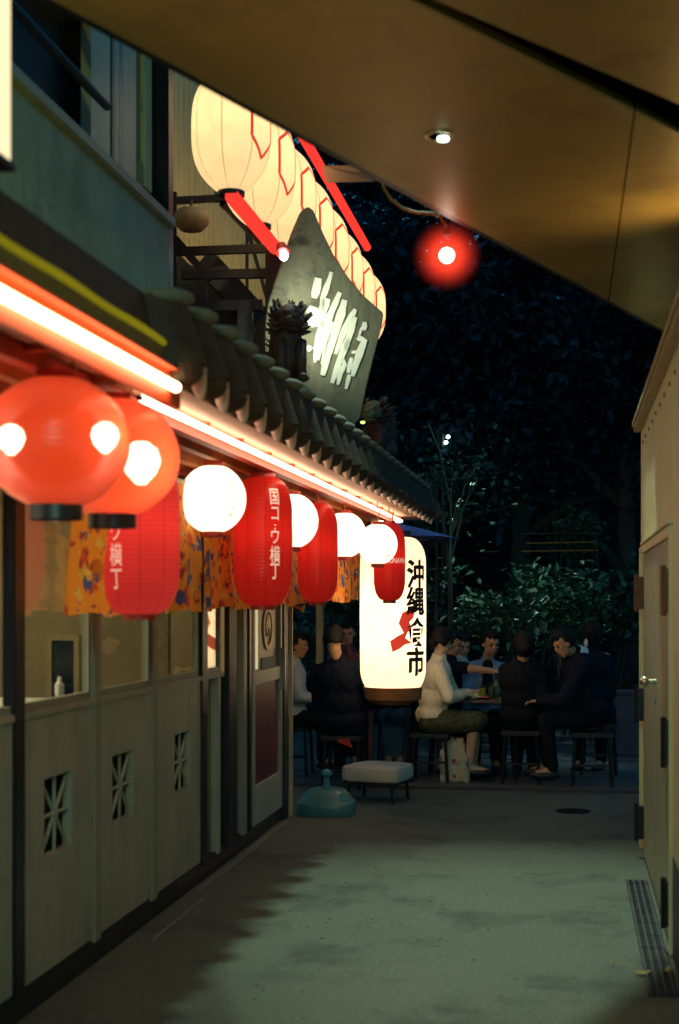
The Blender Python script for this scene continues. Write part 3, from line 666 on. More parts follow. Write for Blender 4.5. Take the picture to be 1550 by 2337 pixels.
# ------------------------------------------------------------------ upper floor
XB = -2.14; FW0 = Vector((-ST, CT, 0))
zt = onX(390, 500, XB).z; yp = YX(385, XB)
bal = thing('balcony', 'green grey rendered balcony parapet above the tiled eave on the left', 'balcony', (XB, 5, 2.9))
MB().rng(XB-.15, XB, 1.5, yp, 2.4, zt-.06).build('parapet', 'wall_green', bal)
MB().rng(XB-.18, XB+.035, 1.5, yp+.02, zt-.06, zt).build('coping', 'post_grey', bal, bevel=.008)
MB().rng(XB-.16, XB-.0, yp+.003, yp+.09, 2.2, zt+1.6).build('corner_post', 'black_metal', bal)
def fin(px, w, m, z1, nm='cladding_fin', x=XB-.08, z0=None):
    y = YX(px, x); MB().rng(x-.05, x, y-w/2, y+w/2, zt if z0 is None else z0, z1).build(nm, m, bal)
fin(380, .10, 'cladding', zt+1.35, 'corner_trim')
for px, w, m in ((235, .34, 'cladding'), (254, .03, 'blue_plastic'), (266, .10, 'cladding'), (277, .03, 'blue_plastic'), (296, .22, 'cladding')):
    fin(px, w, m, zt+1.0)
fin(338, .14, 'yellow_wall', zt+1.1, 'cladding_fin', z0=zt+.12)
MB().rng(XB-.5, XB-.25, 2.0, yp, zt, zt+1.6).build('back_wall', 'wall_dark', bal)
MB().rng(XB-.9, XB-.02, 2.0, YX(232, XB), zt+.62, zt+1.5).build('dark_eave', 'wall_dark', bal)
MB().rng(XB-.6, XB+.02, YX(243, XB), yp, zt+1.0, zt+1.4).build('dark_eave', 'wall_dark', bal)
# handrail
MB().tube([(XB+.02, 2.5, zt+.22), (XB+.02, YX(235, XB), zt+.22)], .02, 8).build('handrail', 'black_metal', bal)
# corrugated wall behind the row of lanterns
XC = -2.95
cw = thing('corrugated_wall', 'yellow lit corrugated metal wall behind the row of cream lanterns', 'wall', (XC, 10, 3))
cm = MB(); prof = []; yy = 6.5; yend = YX(612, XC)
while yy < yend:
    for a, b in ((0, 0), (.06, 0), (.075, .022), (.135, .022)): prof.append((XC+b, yy+a))
    yy += .15
n = len(prof); vs = [(x, y, 2.5) for x, y in prof]+[(x, y, 6.6) for x, y in prof]
cm.add(vs, [(i, i+1, n+i+1, n+i) for i in range(n-1)]); cm.build('sheet', 'yellow_wall', cw)
MB().rng(XC-.2, XC-.03, 6.5, yend, 2.5, 6.6).build('backing', 'wall_dark', cw)
# dark steel stair frame in front of it
stf = thing('steel_staircase', 'dark steel stair frame with sloping stringers beside the balcony corner', 'staircase', (-2.2, 9, 3))
DS = 9.6
def bar(x0, y0, x1, y1, w, d0=DS, d1=None, m='black_metal', nm='rail', par=None):
    d1 = d0 if d1 is None else d1; a = PD(x0, y0, d0); b = PD(x1, y1, d1); d = (b-a).normalized(); L = (b-a).length
    side = d.cross(Vector((-ST, CT, 0))).normalized(); M = Matrix((d, side, d.cross(side))).transposed()
    return MB().box((a+b)/2, (L, w, w*.8), M).build(nm, m, par or stf)
bar(385, 459, 512, 452, .045); bar(388, 575, 640, 566, .055); bar(415, 628, 615, 624, .06); bar(388, 700, 600, 697, .07); bar(388, 748, 580, 752, .05)
bar(625, 560, 625, 760, .11); bar(392, 440, 392, 760, .07); bar(460, 640, 460, 760, .075); bar(560, 690, 560, 830, .10)
bar(505, 425, 505, 460, .08, nm='bracket')
bar(512, 460, 640, 592, .075, DS, DS+.4, nm='stringer'); bar(400, 545, 480, 640, .05, nm='stringer'); bar(470, 600, 620, 760, .17, DS+.3, DS+.9, m='wall_dark', nm='stringer')
bar(564, 500, 564, 660, .025, DS+1.5, nm='strut'); bar(550, 470, 612, 690, .03, DS+1.6, nm='strut')
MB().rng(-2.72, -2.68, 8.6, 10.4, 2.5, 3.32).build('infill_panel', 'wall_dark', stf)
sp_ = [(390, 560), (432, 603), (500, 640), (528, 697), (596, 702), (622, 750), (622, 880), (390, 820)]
MB().prism([PD(x, y, 10.3) for x, y in sp_], FW0*.06).build('dark_backdrop', 'wall_dark', stf)  # added dark backdrop, cut to the dark area below the stair
# unlit round lantern under the frame
lc = PD(437, 500, 9.3); ul = thing('paper_lantern', 'unlit grey round lantern hanging in shade under the dark steel stair frame', 'lantern', tuple(lc))
MB().lathe([(.03, -.085), (.07, -.075), (.115, -.03), (.118, .01), (.09, .06), (.03, .078)], 24, lc).build('shade', 'unlit_paper', ul, smooth=True)
MB().cyl(lc+Vector((0, 0, .075)), lc+Vector((0, 0, .13)), .01, .01, 6).build('hanger', 'cap_black', ul)

# ------------------------------------------------------------------ soffit of the building overhead
ZC = 3.2
soff = thing('overhead_soffit', 'brown metal soffit of the building overhead with joints and a dark groove', 'soffit', (0, 3, ZC))
def ln(p, q): return (Vector((p.x, p.y)), Vector((q.x, q.y)))
def isect(l1, l2):
    p, r = l1[0], l1[1]-l1[0]; q, s = l2[0], l2[1]-l2[0]; t = ((q-p).x*s.y-(q-p).y*s.x)/(r.x*s.y-r.y*s.x); return p+r*t
E = ln(onZ(435, 170, ZC), onZ(1545, 770, ZC)); G1 = ln(onZ(945, 4, ZC), onZ(1545, 302, ZC)); G2 = ln(onZ(1003, 4, ZC), onZ(1545, 236, ZC))
J = ln(onZ(1470, 100, ZC), onZ(1390, 680, ZC)); Lf = (Vector((-2.0, -3)), Vector((-2.0, 9))); Rt = (Vector((2.6, -3)), Vector((2.6, 9))); Bk = (Vector((-3, -4)), Vector((3, -4)))
def panel(pts, z, h, nm='panel', m='soffit_panel'):
    return MB().prism([(p.x, p.y, z) for p in pts], (0, 0, h)).build(nm, m, soff)
gj = Vector((.003, 0)); Jl = (J[0]-gj, J[1]-gj); Jr = (J[0]+gj, J[1]+gj)
panel([isect(E, Lf), isect(E, Jl), isect(G1, Jl), isect(G1, Lf)], ZC, .03)
panel([isect(E, Jr), isect(E, Rt), isect(G1, Rt), isect(G1, Jr)], ZC, .03)
panel([isect(G2, Lf), isect(G2, Rt), Vector((2.6, -4)), Vector((-2.0, -4))], ZC, .03)
panel([isect(E, Lf), isect(E, Rt), Vector((2.6, -4)), Vector((-2.0, -4))], ZC+.16, .2, 'slab', 'black')
edge = [isect(E, Lf), isect(E, Rt)]
dv = (edge[1]-edge[0]).normalized(); nv = Vector((-dv.y, dv.x))
MB().prism([(edge[0].x, edge[0].y, ZC+.0005), (edge[1].x, edge[1].y, ZC+.0005), (edge[1].x+nv.x*.03, edge[1].y+nv.y*.03, ZC+.0005), (edge[0].x+nv.x*.03, edge[0].y+nv.y*.03, ZC+.0005)], (0, 0, .36)).build('edge_trim', 'black_metal', soff)
# recessed downlight
dc = onZ(1003, 308, ZC); dl = thing('downlight', 'small round recessed downlight in the brown soffit', 'downlight', (dc.x, dc.y, ZC))
disc_m = MB(); disc_m.lathe([(.050, -.006), (.050, 0), (.040, 0), (.040, -.006)], 24, dc); disc_m.build('ring', 'brass', dl, smooth='auto')
MB().cyl(dc+Vector((0, 0, -.005)), dc+Vector((0, 0, -.001)), .038, .038, 20).build('lens', 'mirror_dark', dl)
MB().cyl(dc+Vector((.012, .01, -.016)), dc+Vector((.012, .01, -.006)), .020, .02, 16).build('lamp', 'downlight_lit', dl)
# warm uplight added unseen on the kiosk roof to brighten the soffit
ul_ = Vector((.60, 6.0, 2.85)); ut = thing('fill_uplight', 'warm uplight added out of frame on the kiosk roof to brighten the soffit', 'lamp', tuple(ul_))
MB().cyl(ul_+Vector((0, 0, -.10)), ul_+Vector((-.02, -.01, -.03)), .05, .06, 14).build('housing', 'black_metal', ut)
add_light('SPOT', 'soffit_fill_light', tuple(ul_), 11, (1.0, .62, .22), tuple(onZ(1270, 440, ZC)), spot_size=R(150), spot_blend=1.0, shadow_soft_size=.06)
# red globe lamp on its cord
gc = PD(1020, 583, 6.25); gl = thing('red_globe_lamp', 'small red globe lamp with its glow built as a halo volume hanging under the soffit edge', 'lamp', tuple(gc))
MB().ball(gc, HALO_R, 28, 18).build('globe', 'halo_red', gl, smooth=True)  # no glass here: the halo of the bulb as a glowing volume
MB().ball(gc, .034, 16, 10).build('bulb', 'globe_bulb', gl, smooth=True)
MB().cyl(gc+Vector((0, 0, .088)), gc+Vector((0, 0, .115)), .022, .018, 12).build('socket', 'cap_black', gl)
MB().tube([gc+Vector((0, 0, .11)), gc+Vector((-.01, 0, .14)), PD(1003, 492, 6.25)], .006, 6).build('cord', 'cord_orange', gl)
cb = [PD(*p) for p in ((872, 405, 6.3), (876, 430, 6.3), (893, 456, 6.3), (920, 476, 6.3), (950, 485, 6.3), (985, 487, 6.25), (1006, 494, 6.25))]
tag(MB().tube(cb, .007, 6).build('power_cable', 'cord_orange', None, smooth=True, org=cb[0]), 'orange power cable sagging from the bracket to the red globe lamp', 'cable')
bk = [PD(735, 378, 8.8), PD(850, 376, 6.6), PD(885, 395, 6.4), PD(885, 403, 6.4), PD(850, 412, 6.6), PD(745, 415, 8.8)]
tag(MB().prism(bk, (.0, .02, 0)).build('bracket_arm', 'orange_wood', None, org=bk[0]), 'orange painted flat bracket arm under the soffit edge', 'bracket')

# sign box at the top left border
sb = thing('sign_box', 'blank lit cream sign box at the upper left border', 'sign', (-1.5, 3.4, 3))
a = onX(24, 372, -1.45); 
MB().rng(-1.53, -1.45, 2.95, a.y, a.z, a.z+1.0).build('lit_face', 'signbox_lit', sb)
MB().rng(-1.54, -1.44, 2.2, a.y+.012, a.z-.02, a.z-.002).build('frame', 'black_metal', sb)

# ------------------------------------------------------------------ kiosk on the right
XK = .45
ky = thing('storage_kiosk', 'cream painted grooved metal storage kiosk on the right with double door', 'kiosk', (XK+.6, 7, 0))
yf = YX(1463, XK); y0k = 3.2; zk = onX(1463, 985, XK).z
yd0, ydm, yd1 = YX(1533, XK), YX(1497, XK), YX(1471, XK)
# grooved cladding: planks, one by one where seen
def planks(ya, yb, z0, z1):
    y = ya
    while y < yb-.01:
        w = min(.092, yb-y); MB().rng(XK, XK+.02, y+.003, y+w-.003, z0, z1).build('plank', 'kiosk', kw, bevel=.003); y += .092
kw = MB().rng(XK+.02, XK+1.6, y0k, yf-.03, .02, zk-.02).build('wall', 'kiosk', ky)
ztop = onX(1471, 1250, XK).z
planks(yd0-.09, yf, ztop+.02, zk); planks(y0k, yd0-.09, .45, zk)
MB().rng(XK-.0, XK+.03, y0k, yd0-.06, .0, .448).build('base_panel', 'black_metal', ky)
MB().rng(XK-.012, XK+.045, yf-.11, yf, 0.0, ztop+.02).build('corner_post', 'kiosk', ky, bevel=.005)
MB().rng(XK+.045, XK+1.6, yf-.03, yf, .0, zk-.02).build('end_wall', 'kiosk', ky)
MB().rng(XK-.045, XK+1.7, y0k, yf+.05, zk, zk+.035).build('cap', 'kiosk_cap', ky, bevel=.006)
MB().rng(XK-.055, XK-.03, y0k, yf+.06, zk+.0355, zk+.07).build('gutter_lip', 'kiosk_cap', ky, bevel=.004)
rv = MB(); yy = y0k
while yy < yf-.05:
    rv.ball((XK-.002, yy, zk-.10), (.006, .012, .012), 8, 5); yy += .35
kind(rv.build('rivets', 'rust', ky), 'stuff')
dfm = MB(); dfm.rng(XK-.015, XK+.02, yd0-.05, yd1+.04, ztop-.035, ztop+.015); dfm.rng(XK-.015, XK+.02, yd0-.05, yd0-.006, .0, ztop-.035); dfm.rng(XK-.025, XK+.02, yd0-.06, yd1+.05, ztop+.02, ztop+.035)
dfm.build('door_frame', 'kiosk', ky, bevel=.003)
for a, b, s in ((yd0, ydm, 0), (ydm, yd1, 1)):
    dd = MB().rng(XK-.006, XK+.018, a+.004, b-.004, .03, ztop-.04).build('door', 'kiosk_door', ky, bevel=.003)
    if s == 0:
        zk_ = onX(1496, 1552, XK).z
        MB().cyl((XK-.006, a+(b-a)*.9, zk_), (XK-.05, a+(b-a)*.9, zk_), .014, .012, 12).build('handle_stem', 'brass', dd); MB().ball((XK-.066, a+(b-a)*.9, zk_), (.026, .03, .03), 16, 10).build('knob', 'brass', dd, smooth=True)
        MB().cyl((XK-.006, a+(b-a)*.9, zk_-.10), (XK-.016, a+(b-a)*.9, zk_-.10), .022, .02, 14).build('lock', 'steel', dd)
    for hz in (ztop-.28, .95, .22):
        hy = a+.03 if s == 0 else b+.0
        hg = MB(); hg.rng(XK-.030 if s == 0 else XK-.045, XK-.0065, hy-.045, hy+.03, hz-.10, hz+.10); hg.cyl((XK-.035 if s == 0 else XK-.05, hy, hz-.115), (XK-.035 if s == 0 else XK-.05, hy, hz+.115), .013, .013, 10)
        hg.build('hinge', 'rust' if hz > 1.4 else 'black_metal', dd)
# ------------------------------------------------------------------ drain along the kiosk
dn = kind(MB().rng(.308, .428, 5.85, 8.25, 0.0, .004).build('drain', 'black', None), 'structure')
for k in range(7):
    x = .312+k*.0165
    MB().rng(x, x+.008, 5.87, 8.23, .004, .012).build('grate_bar', 'black_metal' if k % 2 else 'kerb', dn)
yy = 5.9
cr = MB()
while yy < 8.2: cr.rng(.310, .426, yy, yy+.010, .004, .009); yy += .25
kind(cr.build('cross_bars', 'black_metal', dn), 'stuff')
for px, py, rz, lb in ((1466, 2219, .3, 'dry yellow fallen leaf lying left of the drain grate'), (1522, 2214, 1.2, 'dry fallen leaf lying on the drain grate by the kiosk'), (1398, 2196, 2, 'tiny pale fallen leaf alone on the paving left of the drain')):
    p = onZ(px, py, .014); s = .028 if px > 1400 else .010; m_ = MB(); ring = []
    for q in range(12):
        a = 2*math.pi*q/12; v = Vector((s*math.cos(a)*1.4, s*.55*math.sin(a)*(1+.2*math.sin(3*a)), .006*math.cos(2*a))); v.rotate(Matrix.Rotation(rz, 3, 'Z')); ring.append(p+v)
    m_.prism(ring, (0, 0, .002)); tag(m_.build('fallen_leaf', 'leaf_fallen', None, org=p), lb, 'leaf')
sp2 = MB(); rn = random.Random(5)
for _ in range(170):
    q_ = Vector((rn.uniform(-1.95, .3), rn.uniform(5.0, 11.5), .002)); sz = rn.uniform(.003, .011)
    sp2.box(q_, (sz, sz*rn.uniform(.6, 1.5), sz*.6), Matrix.Rotation(rn.uniform(0, 3), 3, 'Z'))
kind(sp2.build('ground_litter', 'mortar', None), 'stuff')
# access cover
p = onZ(1308, 1852, 0); kind(MB().cyl(p+Vector((0, 0, .001)), p+Vector((0, 0, .006)), .13, .13, 28).build('drain_cover', 'black_metal', None), 'structure')

# =================================================================== LANTERNS
def lant_shell(name, prof, m, parent, n=48, wob=None):
    return MB().lathe(prof, n, (0, 0, 0), cap=True, wob=wob).build(name, m, parent, smooth='auto', org=(0, 0, 0))
def fn_prof(prof):
    def f(z):
        for (r0_, z0_), (r1_, z1_) in zip(prof, prof[1:]):
            if min(z0_, z1_) <= z <= max(z0_, z1_): return r0_+(r1_-r0_)*(z-z0_)/((z1_-z0_) or 1)
        return prof[0][0] if z < prof[0][1] else prof[-1][0]
    return f
def prof_round(r, ky=1.0, open_=.42, k=22):
    a0 = math.asin(open_); return [(r*math.cos(t), r*ky*math.sin(t)) for t in [(-math.pi/2+a0)+(math.pi-2*a0)*i/k for i in range(k+1)]]
def prof_long(r, h, neck=.40, curve=.24, k=10):
    """straight sided with rounded shoulders; returns from bottom to top"""
    c = h*curve; P = []
    for i in range(k+1):
        t = math.pi/2*i/k; P.append((r*(neck+(1-neck)*math.sin(t)), -h/2+c*(1-math.cos(t))))
    P.append((r*1.01, 0))
    for i in range(k+1):
        t = math.pi/2*(1-i/k); P.append((r*(neck+(1-neck)*math.sin(t)), h/2-c*(1-math.cos(t))))
    return P
def hang_cord(t, top, z1, m='cord_orange', r=.004, sway=.01, x=0):
    o = MB().tube([(x, 0, top), (x+sway, 0, top+(z1-top)*.35), (x-sway*.6, .006, top+(z1-top)*.7), (x, 0, z1)], r, 6).build('cord', m, t, org=(0, 0, 0)); return o
def inside(loc, energy, col, r=.05):
    return add_light('POINT', 'lantern_bulb_light', tuple(loc), energy, col, shadow_soft_size=r)
def at_lant(name, label, px, py, d, group): return thing(name, label, 'lantern', tuple(PD(px, py, d)), group)

# glossy orange balloons at the left
GO = 'glossy orange lanterns at the near end of the eave'
for px, py, d, r, lb in ((128, 1010, 4.3, .2085, 'biggest glossy orange balloon lantern, nearest the left border'), (256, 1044, 4.75, .210, 'second glossy orange balloon lantern with a glowing body set in for its reflection'), (-265, 1000, 4.1, .2, 'glossy orange balloon lantern hanging beyond the left border')):
    if px < 0: continue
    t = at_lant('balloon_lantern', lb, px, py, d, GO)
    ky = .98 if r > .2 else 1.0
    pr = prof_round(r, ky, .35 if r > .2 else .34, 26)
    pr = [(a*1.07, b*.99) for a, b in pr]
    lant_shell('shade', pr, 'lant_orange', t, 64)
    zb = pr[0][1]; rb = pr[0][0]
    MB().lathe([(rb*1.02, zb-.045), (rb*1.02, zb+.004), (rb*.9, zb+.004), (rb*.9, zb-.045)], 40).build('base_ring', 'cap_black', t, smooth='auto', org=(0, 0, 0))
    zt_ = pr[-1][1]; MB().lathe([(rb*.8, zt_-.004), (rb*.8, zt_+.02), (.01, zt_+.022)], 32).build('top_ring', 'cap_red', t, smooth='auto', org=(0, 0, 0))
    ztop_ = 2.345-t.location.z
    for x in (-rb*.7, rb*.7): hang_cord(t, zt_+.01, ztop_, 'cord_yellow', .0045, .012, x)
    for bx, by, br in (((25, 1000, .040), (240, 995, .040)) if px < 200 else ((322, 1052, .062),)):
        q = PD(bx, by, d-.05)-t.location; MB().lathe([(br*.25, -br*1.25), (br*.8, -br*.65), (br*1.05, 0), (br*.85, br*.65), (br*.35, br*1.0)], 18, q).build('bulb', 'hotspot_white', t, smooth=True, org=(0, 0, 0))  # glowing body inside stands for a bright reflection on the skin
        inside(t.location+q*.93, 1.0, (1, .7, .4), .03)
# round white lanterns
GWH = 'round white lanterns under the eave'
W_ = [(486, 1139, 7.0, .164, 'largest round white lantern, beside the big pinkish red lantern'), (666, 1189, 8.75, .164, 'second round white lantern, between the two dark red lanterns'),
      (786, 1221, 10.3, .160, 'round white lantern with small printed letters, partly behind another'), (862, 1242, 10.15, .142, 'farthest and smallest round white lantern, before the giant lantern')]
for i, (px, py, d, r, lb) in enumerate(W_):
    t = at_lant('round_lantern', lb, px, py, d, GWH); pr = prof_round(r, 1.04, .33, 24)
    lant_shell('shade', pr, 'lant_white', t, 56); zb, rb = pr[0][1], pr[0][0]
    MB().lathe([(rb*.98, zb-.026), (rb*1.0, zb+.004), (rb*.8, zb+.004), (rb*.8, zb-.026)], 30).build('base_ring', 'cap_red', t, smooth='auto', org=(0, 0, 0))
    MB().lathe([(rb*.98, -zb-.004), (rb*.98, -zb+.02), (.01, -zb+.022)], 30).build('top_ring', 'cap_red', t, smooth='auto', org=(0, 0, 0))
    hang_cord(t, -zb+.02, 2.30-t.location.z)
    inside(t.location+Vector((0, 0, .03)), 1.1*(r/.16)**2, (1, .86, .62), .03)
    rf = fn_prof(pr); face = -math.pi/2+TH-math.atan((px-775)/F)
    if i in (0, 2, 3):
        an = face+R(38); its = [(c, .085-.034*k, .034, .8, 0) for k, c in enumerate('ORION' if False else ['O', 'K', 'I', 'N', 'A', 'W'])]
        bend_text('lettering', its, rf, an, 'ink_brown' if i != 0 else 'food', t, .0015, 4)
t = thing('round_lantern', 'round white lantern added unseen beyond the left border for its reflection', 'lantern', (-2.0+.12, 3.9, 1.88), GWH); pr = prof_round(.164, 1.04, .33, 24); lant_shell('shade', pr, 'lant_white', t, 40); hang_cord(t, .17, .42)  # added off-frame, put in to reflect in the orange skins
# long red lanterns
GR = 'long red lanterns under the eave'
RED = [(318, 1222, 5.95, .168, .66, 'big pinkish red long lantern with white characters, in front of the curtain', R(-34)),
       (600, 1236, 7.75, .160, .70, 'long red lantern with white vertical characters in the middle of the row', R(24)),
       (725, 1262, 9.3, .132, .64, 'plain long dark red lantern behind the second white lantern', None),
       (889, 1283, 10.7, .118, .575, 'small long red lantern hanging before the giant cream lantern', 'tag')]
for px, py, d, r, h, lb, an in RED:
    t = at_lant('long_lantern', lb, px, py, d, GR); pr = prof_long(r, h, .40, .27)
    lant_shell('shade', pr, 'lant_red_overlit' if px < 400 else 'lant_red', t, 60)
    for s in (-1, 1):
        z = s*h/2; MB().lathe([(r*.42, min(z, z+s*.022)), (r*.42, max(z, z+s*.022)), (r*.1, max(z, z+s*.022)), (r*.1, min(z, z+s*.022))], 30).build('ring', 'cap_red', t, smooth='auto', org=(0, 0, 0))
    hang_cord(t, h/2+.02, 2.30-t.location.z)
    rf = fn_prof(pr); face = -math.pi/2+TH-math.atan((px-775)/F)
    if an == 'tag':
        m_ = MB(); seg = 8
        for k in range(seg):
            pass
        bend_text('lettering', [('OKINAWA', .010, .056, .72, 0)], rf, face+R(26), 'ink_white', t, .002, 10)
    elif an is not None:
        chars = ['国', 'コ', '-', 'ウ', '横', '丁']; s = .098
        zz = [.235, .145, .082, .025, -.075, -.165] if r < .165 else [.215, .128, .065, .015, -.085, -.185]
        its = [(c, z, s if c != '-' else .06, .62, 0) for c, z in zip(chars, zz)]
        bend_text('lettering', its, rf, face+an, 'ink_white', t, .002, 8)
    inside(t.location+Vector((0, 0, .05)), .75*(r/.16)**2, (1, .5, .35), .04)
# giant cream lantern
gt = at_lant('giant_lantern', 'giant cream lantern with black brush characters and a red island shape', 897, 1404, 11.35, None)
gr, gh = .262, 1.24
pr = prof_long(gr, gh, .52, .16, 12)
lant_shell('shade', pr, 'lant_giant', gt, 72)
rf = fn_prof(pr); face = -math.pi/2+TH-math.atan((897-775)/F)
MB().lathe([(gr*.55, gh/2), (gr*.55, gh/2+.05), (gr*.3, gh/2+.052)], 40).build('top_ring', 'cap_black', gt, smooth='auto', org=(0, 0, 0))
MB().lathe([(gr*.50, -gh/2-.09), (gr*.86, -gh/2-.045), (gr*.90, -gh/2+.05), (gr*.86, -gh/2+.05), (gr*.6, -gh/2)], 40).build('base_ring', 'orange_wood', gt, smooth='auto', org=(0, 0, 0))
hang_cord(gt, gh/2+.04, 2.3-gt.location.z, r=.008)
its = [('沖', .325, .235, .85, 0), ('縄', .115, .235, .85, 0), ('食', -.13, .235, .85, 0), ('市', -.36, .235, .85, 0)]
bend_text('lettering', its, rf, face+R(44), 'ink_brown', gt, .006, 10)
bend_text('lettering_edge', [(c, z+.004, s_, sx, .006) for c, z, s_, sx, _ in its], rf, face+R(44), 'ink_brown', gt, .0068, 10)
bend_text('lettering_edge', [(c, z-.004, s_, sx, -.006) for c, z, s_, sx, _ in its], rf, face+R(44), 'ink_brown', gt, .0076, 10)
# red island shape: outline in (angle metres, height)
isl = [(-.02, .02), (.03, .05), (.075, .03), (.06, -.02), (.03, -.05), (.045, -.10), (.015, -.135), (.0, -.175), (.05, -.215), (.0, -.225), (-.04, -.26), (-.085, -.285), (-.10, -.20), (-.05, -.16), (-.01, -.135), (-.045, -.06)]
bm = bmesh.new(); vs = [bm.verts.new((x, y, 0)) for x, y in isl]; bm.faces.new(vs); bmesh.ops.triangulate(bm, faces=bm.faces[:])
for k in range(-8, 9): bmesh.ops.bisect_plane(bm, geom=bm.verts[:]+bm.edges[:]+bm.faces[:], plane_co=(k*.0125, 0, 0), plane_no=(1, 0, 0))
me = bpy.data.meshes.new('island_mark')
for v in bm.verts:
    r = rf(v.co.y)+.002; a = face+R(21)+v.co.x*1.2/r; v.co = Vector((r*math.cos(a), r*math.sin(a), v.co.y))
bm.to_mesh(me); bm.free(); me.materials.append(MATS['ink_red']); o = bpy.data.objects.new('island_mark', me); COL.objects.link(o); o.parent = gt
for dz_, e_ in ((-.22, 4.5), (.12, 5.0)): inside(gt.location+Vector((0, 0, dz_)), e_, (1, .82, .52), .08)

# upper row of cream lanterns
GU = 'cream lanterns in a row over the eave'
names = ['nearest', 'second', 'third', 'fourth', 'fifth', 'sixth', 'seventh', 'farthest']
proto = None; XL = -1.98; RU, HU = .235, .74
for i in range(8):
    y = 8.19+i*.752; rzz = 4.37
    lb = names[i]+' cream lantern with a red hexagon mark in the row above the eave'
    if proto is None:
        t = thing('row_lantern', lb, 'lantern', (XL, y, rzz), GU)
        P = []; K = 26
        for k in range(K+1):
            u = k/K; z = -HU/2+HU*u; s = abs(2*u-1); rr = RU*(1-.70*max(0, s-.0)**3.2); P.append((rr, z))
        lant_shell('shade', P, 'lant_row', t, 48)
        for s in (-1, 1):
            MB().lathe([(RU*.34, s*HU/2-.018), (RU*.34, s*HU/2+.018), (RU*.2, s*HU/2+.018), (RU*.2, s*HU/2-.018)], 24).build('ring', 'cap_black', t, smooth='auto', org=(0, 0, 0))
        rf = fn_prof(P); A0 = -math.pi/2+R(67)
        def onl(u, v, rf=rf, A0=A0): r = rf(v)+.003; a = A0+u/RU; return (r*math.cos(a), r*math.sin(a), v)
        hx = [(0, .20), (.095, .13), (.095, -.09), (0, -.20), (-.095, -.09), (-.095, .13), (0, .20)]
        w = .020; mb = MB()
        for (x0, y0), (x1, y1) in zip(hx, hx[1:]):
            n = 7; dxx, dyy = x1-x0, y1-y0; l = math.hypot(dxx, dyy); nx, ny = -dyy/l*w/2, dxx/l*w/2; vs = []
            for k in range(n+1):
                f = k/n; vs += [onl(x0+dxx*f+nx, y0+dyy*f+ny), onl(x0+dxx*f-nx, y0+dyy*f-ny)]
            mb.add(vs, [(2*k, 2*k+1, 2*k+3, 2*k+2) for k in range(n)])
        mb.build('hexagon_mark', 'hex_red', t, org=(0, 0, 0))
        st = [([(-.03, .09), (.02, .07)], .02), ([(-.045, .045), (.0, .02), (.04, .045)], .018), ([(.0, .02), (.03, -.02), (-.02, -.05)], .02), ([(.005, -.07), (.012, -.1)], .016)]
        o = strokes_on('brush_mark', st, onl, 'hex_red', t); 
        proto = t
    else:
        t = copy_tree(proto); t.location = (XL, y, rzz); t['label'] = lb; t.rotation_euler = (0, 0, random.uniform(-.06, .06))
for i in range(8): inside((XL, 8.19+i*.752, 4.42), 2.6, (1, .78, .46), .1)
emis('red_pole_glow', (0.95, .045, .03), .85)  # shine on the red poles put in as even emission
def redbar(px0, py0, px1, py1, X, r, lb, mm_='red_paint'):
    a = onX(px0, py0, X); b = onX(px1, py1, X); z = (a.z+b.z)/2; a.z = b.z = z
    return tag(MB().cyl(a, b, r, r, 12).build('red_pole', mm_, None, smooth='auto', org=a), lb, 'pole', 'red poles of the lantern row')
redbar(683, 300, 838, 562, -1.70, .034, 'evenly glowing red pole running along the top of the cream lantern row', 'red_pole_glow')
redbar(530, 438, 660, 612, -1.96, .045, 'evenly glowing red pole running below the nearest cream lanterns', 'red_pole_glow')
# unseen top rail the row hangs from
tag(MB().cyl((XL, 7.6, 4.80), (XL, 13.9, 4.80), .02, .02, 8).build('hanging_rail', 'black_metal', None, org=(XL, 7.6, 4.8)), 'thin dark rail carrying the row of cream lanterns', 'rail')

# ------------------------------------------------------------------ noren curtain
XN = -1.86
nor = thing('noren_curtain', 'orange patterned cloth curtain hung below the eave behind the lanterns', 'curtain', (XN, 8, 2.0))
ya_, yb_ = YX(168, XN), YX(700, XN); npan = 5; L = (yb_-ya_)/npan
def cloth(y0, y1, z0a, z0b, z1, x, ph, amp=.028):
    nu, nv = 44, 16; vs = []
    for j in range(nv+1):
        v = j/nv
        for i in range(nu+1):
            u = i/nu; y = y0+(y1-y0)*u; zb = z0a+(z0b-z0a)*u+.012*math.sin(u*9+ph); z = z1+(zb-z1)*v
            a = amp*(0.25+.75*v); xx = x+a*math.sin(y*13+ph)+a*.5*math.sin(y*29+ph*2)+.03*noise.noise(Vector((y*2, v*2, ph)))
            vs.append((xx, y+.02*math.sin(v*4+ph)*v, z))
    fs = [(j*(nu+1)+i, j*(nu+1)+i+1, (j+1)*(nu+1)+i+1, (j+1)*(nu+1)+i) for j in range(nv) for i in range(nu)]
    return MB().add(vs, fs)
for k in range(npan):
    y0, y1 = ya_+k*L+.012, ya_+(k+1)*L-.012
    z = lambda y: 1.535+(y-ya_)/(yb_-ya_)*.03
    cloth(y0, y1, z(y0), z(y1), 2.16, XN, k*1.7).build('cloth_panel', 'noren', nor, smooth=True)
y0 = YX(705, XN); y1 = YX(846, XN)
cloth(y0, (y0+y1)/2-.01, 1.585, 1.585, 2.16, XN, 9.1, .02).build('cloth_panel', 'noren', nor, smooth=True); cloth((y0+y1)/2+.01, y1, 1.585, 1.59, 2.16, XN, 4.4, .02).build('cloth_panel', 'noren', nor, smooth=True)
MB().cyl((XN, ya_-.1, 2.17), (XN, y1, 2.17), .013, .013, 8).build('rod', 'wood_pale', nor)
pp = [PD(*q) for q in ((668, 1385, 9.55), (694, 1382, 9.6), (690, 1398, 9.6), (683, 1392, 9.58))]
MB().prism(pp, (.01, 0, 0)).build('corner_flap', 'noren', nor)

